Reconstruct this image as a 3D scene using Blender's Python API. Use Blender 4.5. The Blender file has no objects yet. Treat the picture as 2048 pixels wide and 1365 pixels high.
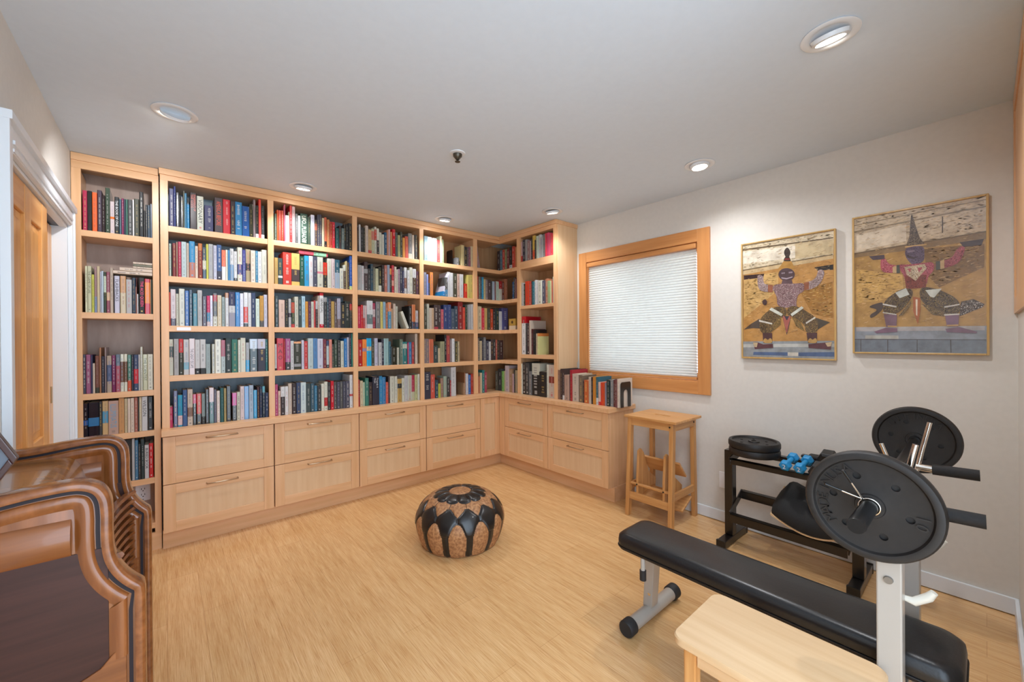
import bpy, bmesh, math, random
from mathutils import Vector, Matrix
D = bpy.data
SC = bpy.context.scene
COL = SC.collection
PI = math.pi
# ---------------------------------------------------------------- camera
cam_d = D.cameras.new('camera'); cam = D.objects.new('camera', cam_d); COL.objects.link(cam); SC.camera = cam
cam_d.sensor_width = 36.0; cam_d.lens = 810.93 / 2048 * 36; cam_d.clip_start = 0.02
_y, _p, _r = math.radians(40.575), math.radians(-0.129), math.radians(-0.428)
_f = Vector((math.sin(_y)*math.cos(_p), math.cos(_y)*math.cos(_p), math.sin(_p)))
_rt = Vector((math.cos(_y), -math.sin(_y), 0)); _up = _rt.cross(_f)
_rt, _up = math.cos(_r)*_rt + math.sin(_r)*_up, -math.sin(_r)*_rt + math.cos(_r)*_up
m = Matrix((( _rt.x, _up.x, -_f.x, 0), (_rt.y, _up.y, -_f.y, 0), (_rt.z, _up.z, -_f.z, 1.3226), (0, 0, 0, 1)))
cam.matrix_world = m
# ---------------------------------------------------------------- world, daylight, exposure
w = D.worlds.new('world'); SC.world = w; w.use_nodes = True
bg = w.node_tree.nodes['Background']; bg.inputs[0].default_value = (0.70, 0.84, 1.0, 1); bg.inputs[1].default_value = 4.6
SC.view_settings.view_transform = 'Standard'; SC.view_settings.look = 'None'
SC.view_settings.exposure = 0.15; SC.view_settings.gamma = 1.0
try: SC.view_settings.use_curve_mapping = False
except Exception: pass
def area_light(name, loc, aim, sx, sy, power, col):
    l = D.lights.new(name, 'AREA'); l.shape = 'RECTANGLE'; l.size = sx; l.size_y = sy; l.energy = power; l.color = col
    o = D.objects.new(name, l); COL.objects.link(o); o.location = loc
    o.rotation_euler = (Vector(aim) - Vector(loc)).to_track_quat('-Z', 'Y').to_euler(); return o
area_light('daylight_outside_window', (3.75, 1.93, 1.60), (3.0, 1.93, 1.5), 1.3, 1.3, 1.0, (0.93, 0.98, 1.0))
LAMPS = [(0.046, 2.554, (-0.10, 3.42, 1.55)), (0.765, 3.10, (0.765, 3.5, 0.9)), (1.956, 3.10, (1.98, 3.5, 0.9)),
         (2.45, 2.50, (2.80, 2.52, 1.3)), (2.61, 1.188, (2.6, 1.0, 0.0)), (1.869, 0.369, (2.75, 0.30, 0.0))]
LAMP_W = [10, 9, 8, 7, 12, 10]
LAMP_CONE = [(112, .6), (112, .6), (112, .6), (120, .8), (150, .95), (128, .8)]
EXPO = 0.0
# ---------------------------------------------------------------- helpers
def lin(c):
    return c/12.92 if c <= 0.04045 else ((c+0.055)/1.055)**2.4
def hx(s):
    if len(s) == 3: s = s[0]*2 + s[1]*2 + s[2]*2
    return tuple(lin(int(s[i:i+2], 16)/255) for i in (0, 2, 4))
class MB:
    def __init__(self): self.v = []; self.f = []; self.m = []; self.c = []
    def add(self, vs, fs, mi=0, col=None):
        n = len(self.v); self.v += [tuple(v) for v in vs]
        for f in fs: self.f.append([i+n for i in f]); self.m.append(mi); self.c.append(col)
        return self
    def box(self, x0, x1, y0, y1, z0, z1, mi=0, col=None):
        if x0 > x1: x0, x1 = x1, x0
        if y0 > y1: y0, y1 = y1, y0
        if z0 > z1: z0, z1 = z1, z0
        return self.add([(x0,y0,z0),(x1,y0,z0),(x1,y1,z0),(x0,y1,z0),(x0,y0,z1),(x1,y0,z1),(x1,y1,z1),(x0,y1,z1)],
            [(0,3,2,1),(4,5,6,7),(0,1,5,4),(1,2,6,5),(2,3,7,6),(3,0,4,7)], mi, col)
    def bar(self, a, b, w, t, up=(0,0,1), mi=0, col=None):      # a square bar from a to b
        a, b = Vector(a), Vector(b); d = (b-a).normalized(); u = Vector(up)
        s = d.cross(u)
        if s.length < 1e-4: s = d.cross(Vector((1,0,0)))
        s.normalize(); u = s.cross(d).normalized(); s *= w/2; u *= t/2
        return self.add([a-s-u,a+s-u,a+s+u,a-s+u,b-s-u,b+s-u,b+s+u,b-s+u],
            [(3,2,1,0),(4,5,6,7),(0,1,5,4),(1,2,6,5),(2,3,7,6),(3,0,4,7)], mi, col)
    def tube(self, pts, r, n=14, mi=0, col=None, caps=True, closed=False):
        P = [Vector(p) for p in pts]; N = len(P); rr = r if isinstance(r, (list, tuple)) else [r]*N
        vs = []; prev = None
        for i, p in enumerate(P):
            if closed: t = P[(i+1) % N] - P[i-1]
            else: t = (P[min(i+1, N-1)] - P[max(i-1, 0)])
            t.normalize()
            if prev is None:
                u = t.cross(Vector((0,0,1)))
                if u.length < 1e-3: u = t.cross(Vector((1,0,0)))
            else: u = prev - t*prev.dot(t)
            u.normalize(); prev = u; v = t.cross(u)
            for k in range(n):
                a = 2*PI*k/n; vs.append(p + (u*math.cos(a) + v*math.sin(a))*rr[i])
        fs = []
        for i in range(N if closed else N-1):
            j = (i+1) % N
            for k in range(n): fs.append((i*n+k, i*n+(k+1) % n, j*n+(k+1) % n, j*n+k))
        if caps and not closed:
            fs.append(tuple(reversed(range(n)))); fs.append(tuple((N-1)*n+k for k in range(n)))
        return self.add(vs, fs, mi, col)
    def lathe(self, prof, c=(0,0,0), axis='z', n=48, mi=0, col=None):   # prof: (radius, height)
        vs = []; fs = []
        for (r, h) in prof:
            for k in range(n):
                a = 2*PI*k/n; p = (r*math.cos(a), r*math.sin(a), h)
                if axis == 'x': p = (h, r*math.cos(a), r*math.sin(a))
                if axis == 'y': p = (r*math.sin(a), h, r*math.cos(a))
                vs.append((p[0]+c[0], p[1]+c[1], p[2]+c[2]))
        for i in range(len(prof)-1):
            for k in range(n): fs.append((i*n+k, i*n+(k+1) % n, (i+1)*n+(k+1) % n, (i+1)*n+k))
        if prof[0][0] > 1e-5: fs.append(tuple(reversed(range(n))))
        if prof[-1][0] > 1e-5: fs.append(tuple((len(prof)-1)*n+k for k in range(n)))
        return self.add(vs, fs, mi, col)
    def prism(self, poly, axis, h0, h1, mi=0, col=None):        # extrude a 2-D polygon along an axis
        def P(p, h): return {'x': (h, p[0], p[1]), 'y': (p[0], h, p[1]), 'z': (p[0], p[1], h)}[axis]
        n = len(poly); vs = [P(p, h0) for p in poly] + [P(p, h1) for p in poly]
        return self.add(vs, [tuple(reversed(range(n))), tuple(range(n, 2*n))] + [(i, (i+1) % n, n+(i+1) % n, n+i) for i in range(n)], mi, col)
    def mesh(self, name, mats, off=(0,0,0), smooth=None, weld=False):
        me = D.meshes.new(name); ox, oy, oz = off
        me.from_pydata([(x-ox, y-oy, z-oz) for x, y, z in self.v], [], self.f)
        for mt in (mats if isinstance(mats, (list, tuple)) else [mats]): me.materials.append(mt)
        me.polygons.foreach_set('material_index', self.m)
        if any(c is not None for c in self.c):
            a = me.color_attributes.new('Col', 'FLOAT_COLOR', 'CORNER'); L = []
            for f, c in zip(self.f, self.c):
                c = c or (.8, .8, .8); L += [c[0], c[1], c[2], 1.0]*len(f)
            a.data.foreach_set('color', L)
        bm = bmesh.new(); bm.from_mesh(me)
        if weld: bmesh.ops.remove_doubles(bm, verts=bm.verts, dist=1e-5)
        bmesh.ops.recalc_face_normals(bm, faces=bm.faces)
        bm.to_mesh(me); bm.free()
        if smooth is not None:
            me.polygons.foreach_set('use_smooth', [True]*len(me.polygons))
            try: me.set_sharp_from_angle(angle=math.radians(smooth))
            except Exception: pass
        me.update(); return me
def obj(name, mb, mats, parent=None, loc=None, smooth=None, bevel=0, weld=False, label=None):
    if parent is not None:
        base = Vector((0,0,0)); q = parent
        while q is not None: base += q.location; q = q.parent
        off = base; l = (0,0,0)
        if loc is not None: off = Vector(loc); l = off - base
    else: off = Vector(loc or (0,0,0)); l = off
    o = D.objects.new(name, mb.mesh(name, mats, off, smooth, weld)); COL.objects.link(o); o.parent = parent; o.location = l
    if bevel:
        b = o.modifiers.new('bevel', 'BEVEL'); b.width = bevel; b.segments = 2; b.limit_method = 'ANGLE'; b.angle_limit = math.radians(40)
        b.harden_normals = False
    if label: o['label'] = label
    return o
def thing(name, label, cat, loc, group=None):
    o = D.objects.new(name, None); COL.objects.link(o); o.location = loc; o.empty_display_size = .05
    return tag(o, label, cat, group)
def tag(o, label, cat, group=None):
    o['label'] = label; o['category'] = cat
    if group: o['group'] = group
    return o
def struct(name, mb, mats, **k):
    o = obj(name, mb, mats, **k)
    if o.parent is None: o['kind'] = 'structure'
    return o
def text_polys(s, font=None):                              # outlines of a word as flat polygons, unit box height
    cu = D.curves.new('t', 'FONT'); cu.body = s; cu.size = 1; cu.resolution_u = 2
    o = D.objects.new('t', cu); COL.objects.link(o); bpy.context.view_layer.update()
    me = D.meshes.new_from_object(o.evaluated_get(bpy.context.evaluated_depsgraph_get()))
    vs = [tuple(v.co) for v in me.vertices]; fs = [tuple(p.vertices) for p in me.polygons]
    D.objects.remove(o); D.curves.remove(cu); D.meshes.remove(me)
    x0 = min(v[0] for v in vs); x1 = max(v[0] for v in vs); y0 = min(v[1] for v in vs); y1 = max(v[1] for v in vs)
    return [((v[0]-x0)/(x1-x0), (v[1]-y0)/(y1-y0)) for v in vs], fs, (x1-x0)/(y1-y0)
# ---------------------------------------------------------------- materials
def mat(name, col, rough=.5, metal=0, spec=.5, coat=0, **k):
    m = D.materials.new(name); m.use_nodes = True; b = m.node_tree.nodes['Principled BSDF']
    c = hx(col) if isinstance(col, str) else col
    b.inputs['Base Color'].default_value = (*c, 1); b.inputs['Roughness'].default_value = rough
    b.inputs['Metallic'].default_value = metal; b.inputs['Specular IOR Level'].default_value = spec
    b.inputs['Coat Weight'].default_value = coat
    m.diffuse_color = (*c, 1)
    return m
def nodes(m): return m.node_tree.nodes, m.node_tree.links, m.node_tree.nodes['Principled BSDF']
def mottled(name, col, col2, scale=8, rough=.5, bump=0, stretch=(1,1,1), detail=4, spec=.5, coat=0, lo=.35, hi=.65):
    m = mat(name, col, rough, 0, spec, coat); n, l, b = nodes(m)
    tc = n.new('ShaderNodeTexCoord'); mp = n.new('ShaderNodeMapping'); mp.inputs['Scale'].default_value = stretch
    oi = n.new('ShaderNodeObjectInfo'); add = n.new('ShaderNodeVectorMath'); add.operation = 'ADD'
    cx = n.new('ShaderNodeVectorMath'); cx.operation = 'SCALE'; cx.inputs[0].default_value = (7.3, 5.1, 9.7)
    l.new(oi.outputs['Random'], cx.inputs['Scale'])
    l.new(tc.outputs['Object'], mp.inputs[0]); l.new(mp.outputs[0], add.inputs[0]); l.new(cx.outputs[0], add.inputs[1])
    no = n.new('ShaderNodeTexNoise'); no.inputs['Scale'].default_value = scale; no.inputs['Detail'].default_value = detail
    l.new(add.outputs[0], no.inputs['Vector'])
    r = n.new('ShaderNodeValToRGB'); r.color_ramp.elements[0].position = lo; r.color_ramp.elements[1].position = hi
    r.color_ramp.elements[0].color = (*hx(col2), 1); r.color_ramp.elements[1].color = (*hx(col), 1)
    l.new(no.outputs['Fac'], r.inputs[0]); l.new(r.outputs[0], b.inputs['Base Color'])
    if bump:
        bp = n.new('ShaderNodeBump'); bp.inputs['Strength'].default_value = bump; bp.inputs['Distance'].default_value = .002
        l.new(no.outputs['Fac'], bp.inputs['Height']); l.new(bp.outputs[0], b.inputs['Normal'])
    return m
def wood(name, c1, c2, axis, rough=.35, fine=1.0, spec=.5, coat=0, contrast=(.3, .7)):
    s = {'x': (.9, 14, 14), 'y': (14, .9, 14), 'z': (14, 14, .9)}[axis]
    return mottled(name, c1, c2, 2.2*fine, rough, 0, s, 5, spec, coat, *contrast)
MAPLE = {a: wood('maple_'+a, 'e4b68a', 'd7a676', a) for a in 'xyz'}
MAPLE_PALE = {a: wood('maple_panel_'+a, 'e0be96', 'd8b288', a) for a in 'xyz'}
WTRIM = {a: wood('fir_trim_'+a, 'd3955a', 'c08048', a, .38) for a in 'xyz'}
DOORW = {a: wood('fir_door_'+a, 'e8b06c', 'd6964e', a, .3, 1.0, .5, 0, (.38, .62)) for a in 'xyz'}
BEECH = {a: wood('beech_'+a, 'd9a468', 'bd8348', a, .4, 1.6) for a in 'xyz'}
BIRCH = {a: wood('birch_'+a, 'dcba90', 'd0aa7e', a, .35, 1.3) for a in 'xyz'}
WALNUT = {a: wood('walnut_'+a, '8f552c', '6f3e1c', a, .22, 1.5, .5, .35) for a in 'xyz'}
WALNUT_DARK = {a: wood('walnut_panel_'+a, '40221b', '321812', a, .42, 2.5, .35, 0) for a in 'xyz'}
BACK_COOL_SHEEN = mottled('back_panel_cool_sheen', '8598a4', '788b96', 9, .4, 0, (3, 3, .4))  # cool daylight sheen on the wood backs, put into the colour
BACK_FAINT_SHEEN = mottled('back_panel_faint_sheen', '9c8873', '8a7562', 9, .4, 0, (3, 3, .4))  # weaker daylight sheen on the third bay's wood, also painted in
BACK_WOOD = wood('back_panel_wood', 'c79a70', 'b3855a', 'z', .4)
BACK_PINK = mottled('back_panel_rose', 'b49c8c', 'a48b7c', 6, .4, 0, (3, 3, .6))
WALL = mottled('wall_paint', 'd8d3cb', 'd5d0c8', 40, .75, .05)
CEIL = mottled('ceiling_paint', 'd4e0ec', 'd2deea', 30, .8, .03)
WHITE = mat('white_trim_paint', 'e2e6ea', .35)
PLASTIC_W = mat('white_plastic', 'e8e8ea', .3)
BLACKM = mat('black_powder_coat', '16110f', .28, 0, .5, .2)
VINYL = mottled('black_vinyl', '1c1c1e', '161618', 160, .30, .12)
VINYL_SIDE = mat('black_vinyl_side', '0e0b0a', .5)
GREYM = mat('grey_enamel', 'aea79e', .3, 0, .5, .2)
CHROME = mat('chrome', 'e4dcd2', .12, 1)
DARKCAP = mat('dark_rubber', '232325', .6)
PLATE = mottled('plate_vinyl', '1d1917', '171412', 60, .5, .12)
FOAM = mottled('foam_grip', '1f1b19', '181514', 120, .75, .3)
BLUEV = mat('blue_vinyl', '1d87be', .45)
BLACKP = mat('black_plastic', '121212', .35)
HANDLE = mat('brushed_nickel', 'b59f84', .28, .9)
GOLD = wood('gilt_frame_wood', 'c8a468', 'b08c50', 'z', .3, 1.5)
GROOVE = mat('groove_reflection_tint', '241d22', .5, 0, .25, 0)  # dark groove, with a bluish reflection put into its tint
SLOT = mat('dark_slot', '1a1614', .6)
def attr_mat(name, rough, coat=0, noise=0):
    m = mat(name, 'aaaaaa', rough, 0, .5, coat); n, l, b = nodes(m)
    a = n.new('ShaderNodeAttribute'); a.attribute_name = 'Col'
    if noise:
        tc = n.new('ShaderNodeTexCoord'); no = n.new('ShaderNodeTexNoise'); no.inputs['Scale'].default_value = 22; no.inputs['Detail'].default_value = 8
        l.new(tc.outputs['Object'], no.inputs['Vector'])
        mx = n.new('ShaderNodeMix'); mx.data_type = 'RGBA'; mx.blend_type = 'MULTIPLY'; mx.inputs[0].default_value = noise
        r = n.new('ShaderNodeValToRGB'); r.color_ramp.elements[0].position = .3; r.color_ramp.elements[1].position = .6
        r.color_ramp.elements[0].color = (.35, .3, .26, 1)
        l.new(no.outputs['Fac'], r.inputs[0]); l.new(a.outputs['Color'], mx.inputs[6]); l.new(r.outputs[0], mx.inputs[7]); l.new(mx.outputs[2], b.inputs['Base Color'])
    else: l.new(a.outputs['Color'], b.inputs['Base Color'])
    return m
COVER_M = attr_mat('book_cover_matte', .5); COVER_G = attr_mat('book_cover_gloss', .22, .3)
PAGES = mottled('book_pages', 'd9cdb4', 'cbbd9f', 30, .8, 0, (60, 1, 1))
PRINT = attr_mat('photo_print', .12, .5, .45)
def floor_mat():
    m = mat('bamboo_floor', 'd9a566', .24, 0, .5, .12); n, l, b = nodes(m)
    tc = n.new('ShaderNodeTexCoord')
    def noise(sx, sy, sc, det, rgh=.6):
        mp = n.new('ShaderNodeMapping'); mp.inputs['Scale'].default_value = (sx, sy, 1); l.new(tc.outputs['Object'], mp.inputs[0])
        no = n.new('ShaderNodeTexNoise'); no.inputs['Scale'].default_value = sc; no.inputs['Detail'].default_value = det; no.inputs['Roughness'].default_value = rgh
        l.new(mp.outputs[0], no.inputs['Vector']); return no
    n1 = noise(62, 1.5, 5.2, 6, .7); n2 = noise(16, 1.1, 2.4, 3)
    mpb = n.new('ShaderNodeMapping'); mpb.inputs['Rotation'].default_value = (0, 0, PI/2); l.new(tc.outputs['Object'], mpb.inputs[0])
    br = n.new('ShaderNodeTexBrick'); l.new(mpb.outputs[0], br.inputs['Vector'])
    br.inputs['Scale'].default_value = 1; br.inputs['Brick Width'].default_value = 1.25; br.inputs['Row Height'].default_value = .135
    br.inputs['Mortar Size'].default_value = .0009; br.inputs['Mortar Smooth'].default_value = .1; br.offset = .37
    br.inputs['Color1'].default_value = (1, 1, 1, 1); br.inputs['Color2'].default_value = (.92, .90, .86, 1); br.inputs['Mortar'].default_value = (.66, .56, .46, 1)
    r = n.new('ShaderNodeValToRGB'); e = r.color_ramp.elements; e[0].position = .3; e[1].position = .68
    e[0].color = (*hx('c9965c'), 1); e[1].color = (*hx('f0cb98'), 1); k = e.new(.47); k.color = (*hx('e2b47c'), 1)
    l.new(n1.outputs['Fac'], r.inputs[0])
    r2 = n.new('ShaderNodeValToRGB'); r2.color_ramp.elements[0].position = .35; r2.color_ramp.elements[1].position = .6
    r2.color_ramp.elements[0].color = (.90, .84, .77, 1)
    l.new(n2.outputs['Fac'], r2.inputs[0])
    m1 = n.new('ShaderNodeMix'); m1.data_type = 'RGBA'; m1.blend_type = 'MULTIPLY'; m1.inputs[0].default_value = 1
    m2 = n.new('ShaderNodeMix'); m2.data_type = 'RGBA'; m2.blend_type = 'MULTIPLY'; m2.inputs[0].default_value = .8
    l.new(r.outputs[0], m1.inputs[6]); l.new(r2.outputs[0], m1.inputs[7]); l.new(m1.outputs[2], m2.inputs[6]); l.new(br.outputs['Color'], m2.inputs[7])
    l.new(m2.outputs[2], b.inputs['Base Color'])
    return m
FLOOR = floor_mat()
def blind_mat():
    m = D.materials.new('cellular_shade_fabric'); m.use_nodes = True; n = m.node_tree.nodes; l = m.node_tree.links; n.clear()
    o = n.new('ShaderNodeOutputMaterial'); mx = n.new('ShaderNodeMixShader'); mx.inputs[0].default_value = .115
    d = n.new('ShaderNodeBsdfDiffuse'); d.inputs[0].default_value = (.74, .74, .71, 1); t = n.new('ShaderNodeBsdfTranslucent'); t.inputs[0].default_value = (.86, .86, .80, 1)
    l.new(d.outputs[0], mx.inputs[1]); l.new(t.outputs[0], mx.inputs[2]); l.new(mx.outputs[0], o.inputs[0]); return m
BLIND = blind_mat()
def glass_mat():
    m = D.materials.new('window_glass'); m.use_nodes = True; n = m.node_tree.nodes; l = m.node_tree.links; n.clear()
    o = n.new('ShaderNodeOutputMaterial'); mx = n.new('ShaderNodeMixShader'); mx.inputs[0].default_value = .92
    g = n.new('ShaderNodeBsdfGlossy'); g.inputs['Roughness'].default_value = .02; t = n.new('ShaderNodeBsdfTransparent')
    l.new(g.outputs[0], mx.inputs[1]); l.new(t.outputs[0], mx.inputs[2]); l.new(mx.outputs[0], o.inputs[0]); return m
GLASS = glass_mat()
def emit(name, col, s):
    m = mat(name, col, .4); b = m.node_tree.nodes['Principled BSDF']; b.inputs['Emission Color'].default_value = (*hx(col), 1); b.inputs['Emission Strength'].default_value = s; return m
BULB = emit('lamp_bulb', 'fff4e4', 36)
# ---------------------------------------------------------------- key positions (metres)
A, C, R, L, H, BK = 3.42, 2.7584, 3.0523, -0.41, 2.44, 3.71
# ---------------------------------------------------------------- room shell
struct('floor', MB().box(-.6, R+.15, -1.3, BK+.1, -.1, 0), FLOOR)
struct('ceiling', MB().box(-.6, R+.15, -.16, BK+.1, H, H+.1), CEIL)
struct('wall_back', MB().box(-.6, R+.15, BK, BK+.1, 0, H), WALL)
WY0, WY1, WZ0, WZ1 = 1.40, 2.46, .995, 2.055          # window opening
mb = MB().box(R, R+.15, -.16, WY0, 0, H).box(R, R+.15, WY1, BK, 0, H).box(R, R+.15, WY0, WY1, 0, WZ0).box(R, R+.15, WY0, WY1, WZ1, H)
struct('wall_right', mb, WALL)
DY0, DY1, DZ = 2.19, 3.346, 1.985
mb = MB().box(L-.12, L, -.16, DY0, 0, H).box(L-.12, L, DY1, BK, 0, H).box(L-.12, L, DY0, DY1, DZ, H).box(L-.16, L-.12, DY0-.1, DY1+.1, 0, H)
struct('wall_left', mb, WALL)
struct('wall_front', MB().box(1.3, R, -.22, -.10, 0, H), WALL)  # unseen stretch sized to limit the light entering behind the camera
struct('baseboard_right', MB().box(R-.014, R, -.10, 1.93, .004, .082), WHITE, bevel=.003)
struct('baseboard_front', MB().box(1.3, R-.014, -.10, -.086, .004, .082), WHITE, bevel=.003)
struct('baseboard_left', MB().box(L, L+.014, -.1, DY0-.09, .004, .082), WHITE, bevel=.003)
struct('trim_1', MB().box(R-.012, R, 1.93, 1.955, 0, .08), WHITE)
# door casing on the left wall, moulded
mb = MB().box(L, L+.015, DY1, DY1+.075, 0, DZ+.085).box(L, L+.024, DY1+.058, DY1+.075, 0, DZ+.0885).box(L, L+.019, DY1+.006, DY1+.02, 0, DZ+.02)
mb.box(L, L+.0152, DY0-.075, DY0+.001, 0, DZ+.10).box(L, L+.024, DY0-.085, DY0-.065, 0, DZ+.0885)
mb.box(L, L+.015, DY0, DY1, DZ, DZ+.10).box(L, L+.021, DY0, DY1+.02, DZ+.03, DZ+.045).box(L, L+.03, DY0-.085, DY1+.08, DZ+.088, DZ+.118).box(L, L+.019, DY0, DY1, DZ+.004, DZ+.016)
mb.box(L-.12, L, DY1-.012, DY1, 0, DZ).box(L-.12, L, DY0, DY0+.012, 0, DZ).box(L-.03, L, DY0, DY1, DZ-.014, DZ).box(L-.12, L-.085, DY0, DY1, DZ-.014, DZ)
struct('trim_2', mb, WHITE, bevel=.002)
struct('trim_3', MB().box(L-.085, L-.03, DY0+.012, DY1-.012, DZ-.012, DZ-.004), mat('door_track', '5a5c62', .4, .6))
def sliding_door(n, y0, y1, x1, pull):
    z0, z1, t = .01, DZ-.02, .032; x0 = x1-t; s = .105; ym = (y0+y1)/2
    mb = MB()
    for (a, b) in ((y0, y0+s), (y1-s, y1), (ym-.05, ym+.05)): mb.box(x0, x1, a, b, z0, z1)
    rl = MB()
    for (a, b) in ((y0+s, ym-.05), (ym+.05, y1-s)):
        for (c, d) in ((z0, z0+.2), (.78, .90), (z1-.12, z1)): rl.box(x0+.001, x1-.001, a, b, c, d)
    d = struct('door_%d' % n, mb, DOORW['z'], loc=(x0, ym, 0), bevel=.003)
    obj('door_rail', rl, DOORW['y'], d, bevel=.003)
    pn = MB()
    for (a, b) in ((y0+s, ym-.05), (ym+.05, y1-s)):
        for (c, e) in ((z0+.2, .78), (.90, z1-.12)):
            pn.box(x0+.012, x1-.012, a, b, c, e)
            pn.box(x0+.006, x1-.006, a+.035, b-.035, c+.035, e-.035)
    obj('door_panel', pn, DOORW['z'], d, bevel=.006)
    if pull: obj('door_pull', MB().box(x1-.001, x1+.003, y1-.06, y1-.035, 1.0, 1.09), mat('brass_pull', 'a88a58', .3, .9), d, bevel=.002)
sliding_door(1, DY0+.014, 2.905, L-.012, False)
sliding_door(2, 2.62, DY1-.014, L-.058, True)
# window: casing, sash, glass
mb = MB()
y0, y1, z0, z1 = 1.312, 2.545, .905, 2.146
mb.box(R-.02, R, y0, WY0+.004, z0, z1).box(R-.02, R, WY1-.004, y1, z0, z1)
win = struct('window_1', mb, WTRIM['z'], loc=(R, 1.93, .905), bevel=.002)
mb = MB().box(R-.019, R, WY0+.004, WY1-.004, WZ1-.004, z1).box(R-.019, R, WY0+.004, WY1-.004, z0, WZ0+.004)
obj('window_casing', mb, WTRIM['y'], win, bevel=.002)
mb = MB().box(R-.001, R+.14, WY0-.003, WY0+.012, WZ0, WZ1).box(R-.001, R+.14, WY1-.012, WY1+.003, WZ0, WZ1).box(R-.001, R+.14, WY0+.012, WY1-.012, WZ1-.012, WZ1+.003).box(R-.001, R+.14, WY0+.012, WY1-.012, WZ0-.003, WZ0+.012)
obj('window_jamb', mb, WTRIM['z'], win)
mb = MB().box(R+.10, R+.135, WY0+.012, WY0+.06, WZ0+.012, WZ1-.012).box(R+.10, R+.135, WY1-.06, WY1-.012, WZ0+.012, WZ1-.012).box(R+.10, R+.135, WY0+.06, WY1-.06, WZ1-.06, WZ1-.012).box(R+.10, R+.135, WY0+.06, WY1-.06, WZ0+.012, WZ0+.06)
obj('window_sash', mb, WTRIM['z'], win)
obj('window_pane', MB().box(R+.115, R+.119, WY0+.055, WY1-.055, WZ0+.055, WZ1-.055), GLASS, win)
# cellular shade
sh = thing('cellular_shade', 'white pleated cellular shade pulled down over the window', 'window shade', (R, 1.93, WZ0+.02))
py0, py1 = WY0+.022, WY1-.016; n = 46; zt, zb = WZ1-.05, WZ0+.035; vs = []
for i in range(n*2+1):
    x = R+.020 if i % 2 == 0 else R+.005; z = zt+(zb-zt)*i/(n*2); vs += [(x, py0, z), (x, py1, z)]
mb = MB().add(vs, [(2*i, 2*i+1, 2*i+3, 2*i+2) for i in range(n*2)])
obj('shade_fabric', mb, BLIND, sh)
obj('head_rail', MB().box(R-.024, R+.032, WY0+.013, WY1-.013, zt, WZ1-.013), WTRIM['y'], sh, bevel=.004)
obj('bottom_rail', MB().box(R-.004, R+.026, WY0+.018, WY1-.014, zb-.018, zb), WTRIM['y'], sh, bevel=.003)
# built-in wooden cupboard high on the front wall, seen edge-on at the right
wc = thing('wall_cupboard', 'wooden cupboard high on the wall at the right edge of the picture', 'cupboard', (2.62, -.10, 1.43))
obj('cupboard_frame', MB().box(2.2, R-.004, -.10, -.088, 1.43, 1.50).box(2.2, R-.004, -.10, -.088, 2.36, H-.005).box(2.98, R-.004, -.10, -.088, 1.50, 2.36).box(2.2, 2.27, -.10, -.088, 1.50, 2.36), MAPLE['z'], wc)
obj('cupboard_door', MB().box(2.272, 2.978, -.10, -.093, 1.502, 2.358), MAPLE['z'], wc, bevel=.002)
# ---------------------------------------------------------------- shelving
ST = [(-.017, .022), (.579, .617), (1.191, 1.230), (1.806, 1.846), (2.416, 2.463)]
SH = [2.078, 1.753, 1.432, 1.109]; TH = .038; CZ = .77
bc = thing('bookcase', 'wide maple built-in bookcase along the back wall standing on the drawer cabinets', 'bookcase', (1.2, A, CZ), 'built-in maple shelving')
for i, (a, b) in enumerate(ST):
    obj('stile', MB().box(a, b, A, A+.02, CZ, 2.366), MAPLE['z'], bc, bevel=.001)
    m_ = (a+b)/2
    obj('side_panel', MB().box(m_-.009, m_+.009, A+.02, BK-.012, CZ, 2.366), MAPLE['z'], bc)
EDGE = [.022, .617, 1.230, 1.846, 2.463]; RGT = [.579, 1.191, 1.806, 2.416]
for k in range(4):
    for zt in SH: obj('shelf', MB().box(EDGE[k]+(-.008 if k else -.010), RGT[k]+.008, A+.004, BK-.012, zt-TH, zt), MAPLE['x'], bc, bevel=.001)
for zt in SH:      # corner shelf, L-shaped
    mb = MB().prism([(2.455, A+.004), (C+.004, A+.004), (C+.004, 3.12), (R-.012, 3.12), (R-.012, BK-.012), (2.455, BK-.012)], 'z', zt-TH, zt)
    obj('corner_shelf', mb, MAPLE['x'], bc, bevel=.001)
for k, bmx in enumerate((BACK_COOL_SHEEN, BACK_COOL_SHEEN, BACK_FAINT_SHEEN, BACK_WOOD, BACK_WOOD)):
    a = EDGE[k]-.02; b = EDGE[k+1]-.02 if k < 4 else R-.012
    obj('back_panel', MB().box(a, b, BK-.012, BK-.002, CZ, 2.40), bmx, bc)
obj('top_panel', MB().box(-.017, C, A+.02, BK-.012, 2.366, 2.384), MAPLE['x'], bc)
obj('crown', MB().box(-.017, C+.02, A, A+.02, 2.366, 2.405).box(-.022, C+.02, A-.012, A+.02, 2.40, H-.002), MAPLE['x'], bc, bevel=.0015)
SY0, SY1 = 2.583, 3.43
sb = thing('bookcase', 'tall maple bookcase beside the window with a plain side panel', 'bookcase', (C, 2.9, CZ), 'built-in maple shelving')
obj('stile', MB().box(C, C+.02, 3.091, 3.137, CZ, 2.366), MAPLE['z'], sb, bevel=.001)
obj('stile', MB().box(C, C+.02, SY0, 2.621, CZ, 2.366), MAPLE['z'], sb, bevel=.001)
obj('side_panel', MB().box(C+.02, R-.012, 3.105, 3.119, CZ, 2.366), MAPLE['z'], sb)
obj('end_panel', MB().box(C+.02, R-.001, SY0-.012+.008, SY0+.014, 1.105, 2.40).box(C+.02, R-.012, SY0-.003, SY0+.014, CZ, 1.105), MAPLE_PALE['z'], sb)
for zt, th in ((2.118, .074), (1.670, .032), (1.177, .038)): obj('shelf', MB().box(C+.004, R-.012, 2.60, 3.104, zt-th, zt), MAPLE['y'], sb, bevel=.001)
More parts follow.
